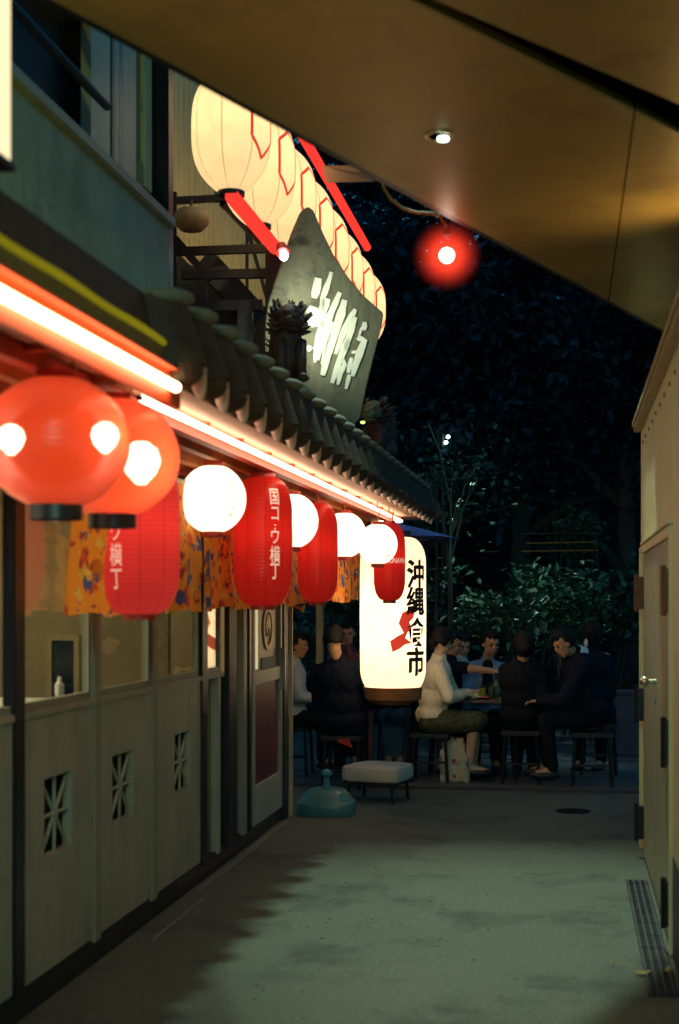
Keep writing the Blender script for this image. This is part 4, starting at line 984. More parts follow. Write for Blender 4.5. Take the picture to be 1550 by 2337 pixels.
# =================================================================== ROOF ORNAMENTS
# wooden slab sign
def SG(px, py, lift=0):   # plane turned a little towards the passage
    base = PD(740, 760, 9.35); n = Vector((.42, -1, 0)).normalized(); a = (px-775)/F; b = (1368-py)/F
    dirv = Vector((-ST, CT, 0))+Vector((CT, ST, 0))*a+Vector((0, 0, 1))*b; o = Vector((0, 0, EYE)); t = (base-o).dot(n)/dirv.dot(n); return o+dirv*t+n*lift*-1 if False else o+dirv*t+n*lift
sn = Vector((.42, -1, 0)).normalized()
outl = [(703, 470), (716, 480), (735, 525), (760, 578), (792, 628), (830, 674), (876, 714), (872, 742), (862, 782), (850, 830), (838, 880), (822, 955), (790, 985), (735, 975), (690, 930), (640, 860), (606, 800), (608, 735), (614, 690), (630, 640), (650, 585), (668, 530), (688, 482)]
sl = thing('carved_sign', 'tall weathered wooden slab sign with white brush strokes on the roof', 'sign', tuple(SG(740, 960)))
o = MB().prism([SG(*p) for p in outl], -sn*.09).build('slab', 'slab_wood', sl, bevel=.008)
z5 = lambda x, y: (600+x/5.167, 600+y/5.167)
raw = [([(650,180),(630,300),(600,420)],95), ([(805,110),(770,230),(700,420),(690,600)],62), ([(600,520),(560,640),(590,760)],130), ([(905,350),(850,480),(780,640),(700,900),(640,1150)],70), ([(960,440),(920,600),(850,800),(780,1000),(700,1330)],95), ([(750,420),(700,560),(650,760)],110),
       ([(1090,550),(1010,680),(930,860),(850,1080)],70), ([(1080,640),(1040,800),(960,1000),(890,1180),(810,1420)],75), ([(1195,700),(1190,800)],62), ([(1110,880),(1190,920),(1140,1060),(1090,1200),(1050,1340)],75), ([(1000,900),(960,1050)],60), ([(1040,1060),(1110,1050)],40), ([(930,1130),(960,1200),(905,1310),(880,1440)],55), ([(1015,1320),(975,1490)],48), ([(560,985),(520,1040)],70), ([(820,700),(740,960),(690,1200)],50), ([(1160,760),(1120,900)],30), ([(690,700),(620,1000),(610,1180)],55), ([(1040,1120),(1000,1300)],50)]
strokes = [([z5(*p) for p in pts], w/5.167*1.12) for pts, w in raw]
strokes_on('brush_lettering', strokes, lambda x, y: SG(x, y, .0125), 'white_paint', sl)
stp = MB(); 
for px in (680, 790): p = SG(px, 930); stp.rng(p.x-.04, p.x+.04, p.y+.06, p.y+.14, 2.4, p.z)
stp.build('support', 'black_metal', sl)
# small spotlight on the stair post
sp = PD(648, 583, 8.9); spt = thing('spotlight', 'small bright spotlight fixed beside the pointed top of the wooden sign', 'spotlight', tuple(sp))
MB().ball(sp, (.028, .028, .034), 14, 10).build('bulb', 'small_lamp', spt, smooth=True); MB().cyl(sp+Vector((-.01, .02, .02)), sp+Vector((-.03, .06, .08)), .045, .03, 12).build('housing', 'red_paint', spt)
# light washing the sign, hidden behind the lion
lp = PD(672, 742, 8.85); al = thing('sign_lamp', 'small lamp behind the dark lion statue washing the wooden sign', 'lamp', tuple(lp))
MB().cyl(lp+Vector((0, 0, -.05)), lp+Vector((0, .0, 0)), .03, .035, 12).build('housing', 'black_metal', al)
add_light('SPOT', 'sign_lamp_light', tuple(lp+Vector((.02, -.0, .03))), 17, (1, .95, .62), tuple(SG(720, 740)), spot_size=R(120), spot_blend=.9, shadow_soft_size=.03)

# guardian lions (shisa)
def shisa(name, label, loc, s, m, mface, flip=1, yaw=0):
    t = thing(name, label, 'statue', loc); mb = MB(); rnd = random.Random(hash(name) % 97+3)
    b = lambda c, r: mb.ball(Vector(c)*s, tuple(k*s for k in r), 14, 10)
    b((0, 0, .22), (.15, .13, .20)); b((.02, 0, .34), (.14, .13, .14)); b((-.10, 0, .12), (.15, .15, .12))
    for y in (-.085, .085):
        mb.tube([Vector((.10, y, .32))*s, Vector((.14, y, .16))*s, Vector((.13, y, .03))*s], [.06*s, .048*s, .042*s], 10); b((.16, y, .03), (.06, .045, .03)); b((-.03, y*1.5, .08), (.12, .055, .08)); b((.07, y*1.6, .025), (.06, .04, .026))
    mb.tube([Vector((-.2, 0, .10))*s, Vector((-.27, 0, .28))*s, Vector((-.22, 0, .44))*s, Vector((-.26, 0, .56))*s], [.05*s, .06*s, .055*s, .012*s], 10)
    body = mb.build('body', m, t, smooth=True, org=(0, 0, 0))
    mb = MB(); b((.10, 0, .50), (.125, .12, .12)); b((.20, 0, .46), (.075, .085, .055)); b((.185, 0, .40), (.06, .07, .025)); b((.262, 0, .49), (.028, .04, .025))
    for y in (-.055, .055): b((.185, y, .535), (.03, .032, .032)); mb.cyl(Vector((.08, y*1.8, .58))*s, Vector((.05, y*2.3, .66))*s, .035*s, .008*s, 8)
    for k in range(5): mb.cyl(Vector((.24, -.05+.025*k, .435))*s, Vector((.24, -.05+.025*k, .41))*s, .009*s, .002*s, 6)
    hd = mb.build('head', mface, t, smooth=True, org=(0, 0, 0))
    mb = MB()
    for k in range(58):
        a = rnd.uniform(-2.3, 2.3); el = rnd.uniform(-.7, 1.2); dd = Vector((-math.cos(el)*math.cos(a)*.9, math.cos(el)*math.sin(a), math.sin(el))); p = Vector((.06, 0, .47))+dd*.095
        mb.tube([p*s, (p+dd*.045+Vector((0, 0, -.01)))*s, (p+dd*.10+Vector((rnd.uniform(-.02, .02), rnd.uniform(-.02, .02), .025)))*s], [.03*s, .026*s, .006*s], 6)
    for k in range(14):
        u = k/13; p = Vector((-.2-.06*math.sin(u*3), 0, .12+.42*u)); a = rnd.uniform(0, 6.28); dd = Vector((-.7, math.sin(a), .5)).normalized(); mb.cyl(p*s, (p+dd*.12)*s, .03*s, .004*s, 6)
    b((-.0, 0, .42), (.10, .11, .13)); kind(mb.build('mane', m, t, smooth=True, org=(0, 0, 0)), 'stuff')
    t.rotation_euler = (0, 0, yaw); return t
def pedestal(name, label, pts_px, d, dep, loc):
    poly = [PD(px, py, d) for px, py in pts_px]; return tag(MB().prism(poly, Vector((-ST, CT, 0))*dep).build(name, 'pedestal', None, bevel=.012, org=poly[0]), label, 'pedestal')
pedestal('statue_pedestal', 'grey concrete pedestal under the dark red lion, before the wooden sign', [(583, 990), (583, 862), (610, 864), (688, 872), (726, 902), (724, 1000)], 8.35, .45, None)
shisa('lion_statue', 'dark reddish lion statue with spiky mane on the nearer grey pedestal', tuple(PD(652, 872, 8.6)), .74, 'shisa_red', 'shisa_red', yaw=R(-60))
p2 = onX(868, 1062, -1.62); d2 = depth_of(p2)
pedestal('statue_pedestal', 'small rounded grey pedestal under the farther lion statue', [(846, 1085), (848, 1046), (862, 1040), (896, 1044), (908, 1058), (908, 1090)], d2-.15, .4, None)
shisa('lion_statue', 'grey faced lion statue with dark red mane near the far end of the roof', tuple(PD(866, 1048, d2)), .80, 'shisa_red', 'shisa_grey', yaw=R(-115))
p3 = PD(828, 964, d2-.25); tag(MB().ball(p3, (.022, .022, .013), 10, 6).build('marker_lamp', 'spark', None, org=p3), 'tiny yellow green lamp beside the farther lion statue', 'lamp')
p4 = PD(915, 1078, depth_of(onX(920, 1080, -1.55))); tag(MB().box(p4, (.12, .10, .018), Matrix.Rotation(R(14), 3, 'Y')).build('loose_tile', 'white_cloth', None, org=p4), 'pale flat tile lying loose near the far roof end', 'tile')

# =================================================================== VEGETATION AND FAR THINGS
def leaves(n, posfn, size, rnd, droop=.3):
    vs = []; fs = []
    for _ in range(n):
        p = posfn(rnd); L = size*rnd.uniform(.6, 1.4); w = L*rnd.uniform(.22, .34)
        d = Vector((rnd.gauss(0, 1), rnd.gauss(0, 1), rnd.gauss(-droop, .7))).normalized(); s = d.cross(Vector((rnd.gauss(0, .5), rnd.gauss(0, .5), 1))).normalized(); u = s.cross(d)
        b = len(vs); vs += [p, p+d*L*.5+s*w+u*w*.25, p+d*L, p+d*L*.5-s*w+u*w*.25]; fs += [(b, b+1, b+2), (b, b+2, b+3)]
    return vs, fs
def clumpy(c, r, k, rnd, jit=.33):
    cs = []
    for _ in range(k):
        while True:
            v = Vector((rnd.uniform(-1, 1), rnd.uniform(-1, 1), rnd.uniform(-1, 1)))
            if v.length < 1: break
        cs.append((Vector((c[0]+v.x*r[0], c[1]+v.y*r[1], c[2]+v.z*r[2])), rnd.uniform(.5, 1.2)*jit))
    def f(rn):
        q, s = rn.choice(cs); return q+Vector((rn.gauss(0, s), rn.gauss(0, s), rn.gauss(0, s*.8)))
    return f
hb = MB(); nx, nz = 26, 14; vs = []
for j in range(nz+1):
    for i in range(nx+1):
        x = -14+28*i/nx; v = j/nz; z = 6.6*v-.1; y = 18.4+5*v**1.3+.8*noise.noise(Vector((x*.3, v*3, 2))); vs.append((x, y, z+.5*noise.noise(Vector((x*.4, v*4, 7)))*min(1, v*4)))
hb.add(vs, [(j*(nx+1)+i, j*(nx+1)+i+1, (j+1)*(nx+1)+i+1, (j+1)*(nx+1)+i) for j in range(nz) for i in range(nx)])
kind(hb.build('hillside', 'earth', None, smooth=True), 'structure')
rnd = random.Random(11)
def hill_pos(r):
    x = r.uniform(-7.5, 5.5); v = r.random(); return Vector((x, 18.1+5*v**1.3+r.gauss(0, .5), 6.6*v+abs(r.gauss(0, .25))))
vs, fs = leaves(26000, hill_pos, .17, rnd); kind(MB().add(vs, fs).build('hillside_foliage', 'leaf_far', None), 'stuff')
def bush(name, label, cat, px, py, d, r, n, size, m, stems=5, group=None, seed=1, k=26, base_z=0.02):
    c = PD(px, py, d); rn = random.Random(seed); t = thing(name, label, cat, (c.x, c.y, base_z), group)
    vs, fs = leaves(n, clumpy(c, r, k, rn, .16*max(r)), size, rn); MB().add(vs, fs).build('foliage', m, t)
    for q in range(stems):
        a = rn.uniform(0, 6.28); e = c+Vector((math.cos(a)*r[0]*.6, math.sin(a)*r[1]*.6, rn.uniform(-.2, .6)*r[2])); b = Vector((c.x+math.cos(a)*.12, c.y+math.sin(a)*.12, base_z))
        MB().tube([b, (b+e)/2+Vector((rn.uniform(-.1, .1), rn.uniform(-.1, .1), 0)), e], [.03, .02, .008], 6).build('stem', 'bark', t)
    return t
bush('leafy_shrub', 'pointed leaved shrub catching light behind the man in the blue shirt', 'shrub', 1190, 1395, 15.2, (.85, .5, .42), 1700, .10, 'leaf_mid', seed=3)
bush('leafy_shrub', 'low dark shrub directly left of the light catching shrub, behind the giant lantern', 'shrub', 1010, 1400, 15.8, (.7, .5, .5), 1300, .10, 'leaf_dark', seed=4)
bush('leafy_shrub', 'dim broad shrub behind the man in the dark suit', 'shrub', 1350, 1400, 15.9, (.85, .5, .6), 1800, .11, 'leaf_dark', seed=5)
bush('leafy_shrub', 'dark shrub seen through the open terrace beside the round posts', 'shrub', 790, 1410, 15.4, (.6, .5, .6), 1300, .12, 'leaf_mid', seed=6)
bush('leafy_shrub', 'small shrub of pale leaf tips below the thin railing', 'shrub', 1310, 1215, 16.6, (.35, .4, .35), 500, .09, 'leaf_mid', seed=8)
def tree(label, px, d, h, tr, crown, n, size, m, seed, lean=0, bm_='bark', cr_k=40):
    b = PD(px, 1368, d); b.z = .02; rn = random.Random(seed); t = thing('tree', label, 'tree', tuple(b))
    pts = [b, b+Vector((lean*.3, .05, h*.35)), b+Vector((lean*.7, 0, h*.7)), b+Vector((lean, .1, h))]
    tk = MB().tube(pts, [tr, tr*.8, tr*.6, tr*.25], 10).build('trunk', bm_, t, smooth=True)
    for q in range(6):
        s = pts[1].lerp(pts[3], rn.uniform(.1, .9)); a = rn.uniform(0, 6.28); e = s+Vector((math.cos(a)*crown[0]*.7, math.sin(a)*crown[1]*.6, rn.uniform(.3, 1.0)))
        MB().tube([s, (s+e)/2+Vector((0, 0, .15)), e], [tr*.4, tr*.25, .01], 6).build('branch', bm_, t)
    c = b+Vector((lean, 0, h+crown[2]*.25)); vs, fs = leaves(n, clumpy(c, crown, cr_k, rn, .34), size, rn); MB().add(vs, fs).build('crown', m, t)
    return t
tree('tall dark tree behind the end of the tiled roof', 960, 17.0, 4.0, .16, (1.7, 1.0, 1.9), 9000, .15, 'leaf_far', 21)
tree('dark tree rising straight above the thin railing', 1190, 17.6, 4.4, .18, (1.8, 1.0, 2.1), 9000, .15, 'leaf_far', 22)
tree('tall dark tree nearest the kiosk on the right', 1430, 17.2, 4.2, .17, (1.5, 1.0, 2.2), 8500, .15, 'leaf_far', 23)
tree('broad dark tree crown showing high behind the red globe lamp', 1060, 19.5, 6.6, .2, (2.2, 1.0, 1.9), 9000, .17, 'leaf_far', 24)
tree('dark tree seen between the lantern row and the hillside', 780, 18.0, 5.0, .18, (1.6, 1.0, 2.2), 7000, .16, 'leaf_far', 25)
tree('slim young tree with pale stem and light catching leaves by the roof end', 1028, 14.9, 2.75, .035, (.42, .3, .25), 420, .075, 'leaf_mid', 26, bm_='bamboo', cr_k=12)
bush('climbing_plant', 'small light catching leaf cluster just right of the roof end', 'plant', 985, 1092, 14.2, (.16, .15, .14), 190, .06, 'leaf_mid', stems=2, seed=9, k=10)
# railing on the hillside
rl = thing('hillside_railing', 'thin railing with orange bars on the hillside', 'railing', tuple(PD(1280, 1260, 16.4)))
for (x0, y0, x1, y1, m) in ((1190, 1218, 1370, 1216, 'rail_dark'), (1200, 1240, 1356, 1237, 'cord_orange'), (1190, 1258, 1366, 1256, 'cord_orange'), (1092, 1259, 1140, 1259, 'rail_dark')):
    MB().cyl(PD(x0, y0, 16.4), PD(x1, y1, 16.4), .007, .007, 6).build('bar', m, rl)
for x in (1192, 1280, 1364): MB().cyl(PD(x, 1216, 16.41), PD(x, 1330, 16.41), .012, .012, 6).build('baluster', 'black_metal', rl)
w_ = [PD(820+k*36, 888-k*.6+2*math.sin(k), 16.8) for k in range(8)]
tag(MB().tube(w_, .006, 5).build('overhead_wire', 'cord_orange', None, org=w_[0]), 'thin orange wire crossing behind the wooden sign', 'wire')
# far lamps
fl = thing('garden_lamp', 'pair of tiny white lamps shining in the dark above the shrubs', 'lamp', tuple(PD(1020, 1000, 16)))
for x, y in ((1023, 997), (1018, 1010)): MB().ball(PD(x, y, 16), .021, 10, 8).build('bulb', 'small_lamp', fl)
q = PD(1020, 1003, 16); MB().cyl((q.x-.05, q.y+.06, .0), (q.x-.05, q.y+.06, q.z+.08), .02, .02, 8).build('pole', 'black_metal', fl)
add_light('SPOT', 'garden_lamp_light', tuple(PD(1020, 1003, 15.6)), 85, (.65, 1.0, .80), tuple(PD(1200, 1400, 15.4)), spot_size=R(75), spot_blend=.9, shadow_soft_size=.03)
# low wall and blue cloth at far right
lw = PD(1400, 1585, 14.4); kind(None, '') if False else None
t = thing('low_wall', 'low blue grey concrete wall at the far right behind the stools', 'wall', (lw.x+.8, lw.y, 0))
MB().rng(lw.x, lw.x+2.2, lw.y, lw.y+.25, 0.012, PD(1400, 1585, 14.4).z).build('wall', 'low_wall', t, bevel=.01)
MB().rng(lw.x-.02, lw.x+2.2, lw.y-.02, lw.y+.27, PD(1400, 1585, 14.4).z+.0005, PD(1400, 1577, 14.4).z).build('coping', 'low_wall', t, bevel=.008)

# =================================================================== TERRACE FURNITURE
# umbrella
uc = PD(897, 1228, 14.0); um = thing('parasol', 'open blue parasol behind the far end of the eave', 'umbrella', (uc.x, uc.y, 0))
R_ = 145*14/3246; top = uc+Vector((0, 0, .155)); vs = [top]; n = 8
for k in range(n): a = 2*math.pi*k/n+.0+math.atan2(ST, CT); vs.append(uc+Vector((R_*math.cos(a), R_*math.sin(a), 0)))
mid = [top.lerp(v, .5)+Vector((0, 0, .008)) for v in vs[1:]]; vs += mid
for k in range(n):
    j = (k+1) % n
    cp_ = MB().add([vs[0]+Vector((0, 0, 0)), vs[9+k], vs[9+j], vs[1+k], vs[1+j]], [(0, 1, 2), (1, 3, 4, 2)]).build('canopy_panel', 'umbrella_blue', um)
for k in range(n): MB().cyl(uc+Vector((0, 0, .05)), vs[1+k], .006, .005, 5).build('rib', 'black_metal', um)
MB().cyl((uc.x, uc.y, 0.012), tuple(uc+Vector((0, 0, .17))), .018, .018, 10).build('pole', 'wood_dark', um)
# timber post
a = PD(938, 1740, 13.9); b = PD(938, 1540, 13.9)
tag(MB().rng(a.x-.022, a.x+.022, a.y-.022, a.y+.022, .012, 2.1).build('timber_post', 'wood_pale', None, org=(a.x, a.y, .012)), 'pale square timber post standing under the giant lantern', 'post')
# parasol base
pb_ = onZ(735, 1866, 0); pb_.y += .2; ub = thing('umbrella_stand', 'rounded teal plastic parasol base filled with water, by the restaurant corner', 'umbrella base', (pb_.x, pb_.y, 0))
wv = MB(); K = 40
prof = [(.98, 0), (1.0, .02), (1.0, .075), (.97, .095), (.90, .105), (.80, .14), (.62, .175), (.45, .19), (.16, .195), (.14, .21)]
vs = []
for s_, z in prof:
    for i in range(K):
        a = 2*math.pi*i/K; c_, s2 = math.cos(a), math.sin(a); e = .55 if s_ > .2 else 1; vs.append((pb_.x+.215*s_*math.copysign(abs(c_)**e, c_), pb_.y+.20*s_*math.copysign(abs(s2)**e, s2), z))
wv.add(vs, [(j*K+i, j*K+(i+1) % K, (j+1)*K+(i+1) % K, (j+1)*K+i) for j in range(len(prof)-1) for i in range(K)]+[tuple(range((len(prof)-1)*K, len(prof)*K))])
wv.build('tank', 'teal_plastic', ub, smooth='auto')
MB().cyl((pb_.x, pb_.y, .195), (pb_.x, pb_.y, .27), .026, .022, 14).build('socket', 'blue_plastic', ub)
kn = MB()
for k in range(6): a = k*math.pi/3; kn.ball((pb_.x+.022*math.cos(a), pb_.y+.022*math.sin(a), .30), (.018, .018, .025), 8, 6)
kn.ball((pb_.x, pb_.y, .30), (.028, .028, .034), 12, 8); kn.build('clamp_knob', 'blue_plastic', ub, smooth=True)
MB().cyl((pb_.x+.12, pb_.y-.1, .13), (pb_.x+.12, pb_.y-.1, .165), .022, .02, 12).build('filler_cap', 'teal_plastic', ub)
# cushion on a low dark stool
cc = PD(863, 1762, 11.35); st_ = thing('low_stool', 'low dark stool under the beige cushion', 'stool', (cc.x, cc.y, 0))
M = Matrix.Rotation(R(-14), 3, 'Z')
ztop_ = cc.z-.045
MB().box((cc.x, cc.y, ztop_-.018), (.44, .40, .03), M).build('seat', 'black', st_, bevel=.004)
for sx in (-1, 1):
    for sy in (-1, 1): o_ = M @ Vector((sx*.19, sy*.17, 0)); MB().cyl((cc.x+o_.x, cc.y+o_.y, 0), (cc.x+o_.x*.95, cc.y+o_.y*.95, ztop_-.033), .014, .014, 8).build('leg', 'black_metal', st_)
cu = MB(); K = 12; vs = []; fs = []
def sq(u): return u
bm = bmesh.new(); bmesh.ops.create_cube(bm, size=1); bmesh.ops.subdivide_edges(bm, edges=bm.edges[:], cuts=7, use_grid_fill=True)
for v in bm.verts:
    x, y, z = v.co*2; k = 1-.10*(max(abs(x), abs(y))**4); e = 1-.03*z*z
    bul = .022*(1-x*x)*(1-y*y); p = Vector((x*.243*e*(1-.06*y*y), y*.215*e*(1-.06*x*x), z*(.062+bul)*k+.008*noise.noise(Vector((x*2, y*2, z)))-.0)); v.co = (M @ p)+cc
me = bpy.data.meshes.new('cushion'); bm.to_mesh(me); bm.free(); me.transform(Matrix.Translation(-cc)); me.materials.append(MATS['cushion']); o = bpy.data.objects.new('seat_cushion', me); COL.objects.link(o); o.location = cc; me.polygons.foreach_set('use_smooth', [True]*len(me.polygons))
tag(o, 'thick beige box cushion lying on the low dark stool', 'cushion')
# tables
def table(label, px, d, w, dp, m='wood_dark', py=None, z=None):
    c = PD(px, 1368, d); zt_ = zat(py, d) if py else z; t = thing('table', label, 'table', (c.x, c.y, .012)); MB().box((c.x, c.y, zt_-.014), (w, dp, .028)).build('tabletop', m, t, bevel=.004)
    for sx in (-1, 1):
        for sy in (-1, 1): MB().cyl((c.x+sx*(w/2-.05), c.y+sy*(dp/2-.05), .012), (c.x+sx*(w/2-.05), c.y+sy*(dp/2-.05), zt_-.029), .016, .016, 8).build('leg', 'black_metal', t)
    return c, zt_
tc_, tz = table('dark wooden table laden with bottles between the seated group', 1112, 12.75, .62, .62, py=1592)
tc2, tz2 = table('small dark table behind the giant lantern beside the man in dark jacket', 885, 12.6, .5, .5, z=.73)
def on_table(px, d, z=None): p = PD(px, 1368, d); p.z = (tz if z is None else z); return p
def item(name, label, cat, p, prof, m, n=20): return tag(MB().lathe(prof, n, p).build(name, m, None, smooth='auto', org=p), label, cat)
p = on_table(1074, 12.6); pl = thing('food_plate', 'white plate heaped with pale food at the woman\'s hands', 'plate', tuple(p))
MB().lathe([(.05, 0), (.06, .004), (.115, .018), (.11, .02), (.05, .008), (.001, .007)], 28, p).build('plate', 'white_cloth', pl, smooth='auto')
m_ = MB(); rn = random.Random(3)
for k in range(12): m_.ball(p+Vector((rn.uniform(-.07, .07), rn.uniform(-.06, .06), .022+rn.uniform(0, .015))), (.028, .024, .016), 8, 6)
m_.build('food', 'food', pl, smooth=True)
p = on_table(1108, 12.5); d_ = thing('food_dish', 'small dish of red food at the front edge of the table', 'dish', tuple(p))
MB().lathe([(.03, 0), (.035, .004), (.06, .018), (.056, .02), (.03, .008), (.001, .007)], 22, p).build('dish', 'black', d_, smooth='auto'); MB().ball(p+Vector((0, 0, .018)), (.045, .045, .016), 12, 6).build('food', 'red_food', d_, smooth=True)
gp = on_table(1102, 12.68); gg = thing('drink_glass', 'short glass of yellow green drink in the middle of the table', 'glass', tuple(gp))
MB().lathe([(.026, 0.002), (.031, .09), (.001, .091)], 18, gp).build('drink', 'green_drink', gg, smooth='auto'); MB().lathe([(.028, 0), (.034, .115), (.031, .115), (.0265, .006)], 18, gp).build('glass', 'window_glass', gg, smooth='auto')
gp = on_table(1122, 12.75); gg = thing('drink_glass', 'tall dark glass beside the green drink on the table', 'glass', tuple(gp))
MB().lathe([(.026, .002), (.029, .10), (.001, .101)], 18, gp).build('drink', 'bottle_glass', gg, smooth='auto'); MB().lathe([(.028, 0), (.033, .14), (.030, .14), (.0265, .006)], 18, gp).build('glass', 'window_glass', gg, smooth='auto')
for px, d, h, r, bm_, cap, lb in ((1160, 12.7, .235, .050, 'clear_bottle', 'bottle_label', 'big clear bottle with a gold cap near the right end of the table'), (1133, 12.85, .20, .034, 'bottle_glass', 'black', 'dark bottle just left of the gold capped bottle'), (1146, 12.95, .19, .032, 'black', 'black', 'slim black bottle behind the gold capped bottle')):
    p = on_table(px, d); t = thing('bottle', lb, 'bottle', tuple(p)); MB().lathe([(r*.9, 0), (r, .008), (r, h*.60), (r*.85, h*.70), (r*.40, h*.80), (r*.38, h*.86)], 22, p).build('body', bm_, t, smooth='auto')
    q = .58 if r > .04 else .42; MB().lathe([(r*q, h*.80), (r*q, h*1.08), (r*.05, h*1.085)], 18, p).build('cap', cap, t, smooth='auto')
    if r < .04: MB().lathe([(r*1.01, h*.18), (r*1.01, h*.5)], 22, p, cap=False).build('label', 'pedestal', t, smooth='auto')
p = on_table(1160, 12.5); tag(MB().box(p+Vector((0, 0, .01)), (.13, .09, .02), Matrix.Rotation(.3, 3, 'Z')).build('napkin_pile', 'white_cloth', None, org=p, bevel=.004), 'pale folded napkins in front of the gold capped bottle', 'napkins')
# shopping bag
p = onZ(1040, 1784, 0.012); bag = thing('shopping_bag', 'cream shopping bag printed with red shapes on the ground by the woman', 'bag', tuple(p))
bm = bmesh.new(); bmesh.ops.create_cube(bm, size=1); bmesh.ops.subdivide_edges(bm, edges=bm.edges[:], cuts=9, use_grid_fill=True)
for v in bm.verts:
    x, y, z = v.co*2; h = (z+1)/2; f = 1+.12*math.sin(h*3)-.10*h; pz = h*.36+.025*x*(h)+.012*noise.noise(Vector((x*2, y, h*3))); px_ = x*.125*f*(1-.25*abs(x)*h)-.03*h+.030*noise.noise(Vector((y*3, z*3, 1))); py_ = y*(.085*(1-.62*h**2))+.035*noise.noise(Vector((x*2.5, z*2.5, 5)))
    if h > .85: pz += .03*max(0, noise.noise(Vector((x*3, y*2, 9))))+(.03 if -.2 < x < .15 else 0)
    v.co = Vector((px_, py_, max(.0, pz)))
bmesh.ops.recalc_face_normals(bm, faces=bm.faces[:])
me = bpy.data.meshes.new('sack'); bm.to_mesh(me); bm.free(); me.materials.append(MATS['bag']); o = bpy.data.objects.new('sack', me); COL.objects.link(o); o.parent = bag; me.polygons.foreach_set('use_smooth', [True]*len(me.polygons))
for x, z in ((-.01, .19), (-.005, .055), (.06, .27), (-.09, .29)):
    m_ = MB(); m_.add([(x+.024*math.cos(a*.785)*(1 if a % 2 else .6), -.088+.02*(z/.36), z+.024*math.sin(a*.785)*(1 if a % 2 else .6)) for a in range(8)], [tuple(range(8))]); m_.build('red_print', 'bag_red', bag, org=(0, 0, 0)) if z < .2 else None
# stools
def stool(px, d, zs, label, w=.34):
    c = PD(px, 1368, d); t = thing('stool', label, 'stool', (c.x, c.y, .012), 'stools round the table'); MB().box((c.x, c.y, zs-.02), (w, w, .04)).build('seat', 'black', t, bevel=.01)
    for sx in (-1, 1):
        for sy in (-1, 1): MB().cyl((c.x+sx*w*.46, c.y+sy*w*.46, .012), (c.x+sx*w*.4, c.y+sy*w*.4, zs-.041), .015, .013, 8).build('leg', 'black_metal', t)
    MB().rng(c.x-w*.43, c.x+w*.43, c.y-w*.43-.008, c.y-w*.43+.008, .18, .20).build('stretcher', 'black_metal', t)

# =================================================================== PEOPLE
def remeshed(mb, name, m, parent, vox, smooth_it=4, fold=0, fscale=14, seed=0):
    o = mb.build(name, m, None, org=ORG[parent.name]); o.parent = parent; o.location = (0, 0, 0)
    r = o.modifiers.new('r', 'REMESH'); r.mode = 'VOXEL'; r.voxel_size = vox
    s = o.modifiers.new('s', 'SMOOTH'); s.iterations = smooth_it; s.factor = .5
    bpy.context.view_layer.update(); dg = bpy.context.evaluated_depsgraph_get(); me = bpy.data.meshes.new_from_object(o.evaluated_get(dg), depsgraph=dg)
    old = o.data; o.modifiers.clear(); o.data = me; bpy.data.meshes.remove(old); me.name = name
    if not me.materials: me.materials.append(MATS[m])
    if fold:
        no = [v.normal.copy() for v in me.vertices]
        for v, nn in zip(me.vertices, no):
            c = v.co; k = noise.noise(Vector((c.x*fscale+c.z*fscale*.7, c.y*fscale, c.z*fscale*.35+seed)))+.5*noise.noise(Vector((c.x*30, c.y*30, c.z*12+seed))); v.co = c+nn*k*fold
    me.polygons.foreach_set('use_smooth', [True]*len(me.polygons)); return o
def frame(fwd, up):
    f = fwd.normalized(); s = f.cross(up).normalized(); u = s.cross(f); return s, f, u, Matrix((s, f, u)).transposed()
def limb(mb, pts, rs):
    for i in range(len(pts)-1): mb.cyl(pts[i], pts[i+1], rs[i], rs[i+1], 12)
    for p, r in zip(pts, rs): mb.ball(p, r*.995, 12, 8)
def hand(mb, w, d, nrm, curl=.5, side=1):
    d = d.normalized(); s = d.cross(nrm).normalized()*side; nrm = s.cross(d).normalized()*side; M = Matrix((s, d, nrm)).transposed()
    mb.ball(w+d*.05, (.040, .052, .016), 12, 8, M)
    for k, L in enumerate((.068, .078, .073, .058)):
        b = w+d*.088+s*(-.030+.020*k); m1 = b+(d*math.cos(curl*.6)-nrm*math.sin(curl*.6))*L*.5; e = m1+(d*math.cos(curl*1.5)-nrm*math.sin(curl*1.5))*L*.5
        limb(mb, [b-d*.02, m1, e], [.0092, .0088, .0075])
    b = w+d*.02-s*.030; m1 = b+(d*.6-s*.8).normalized()*.034; limb(mb, [b, m1, m1+(d*.95-s*.2-nrm*.3).normalized()*.030], [.011, .010, .008])
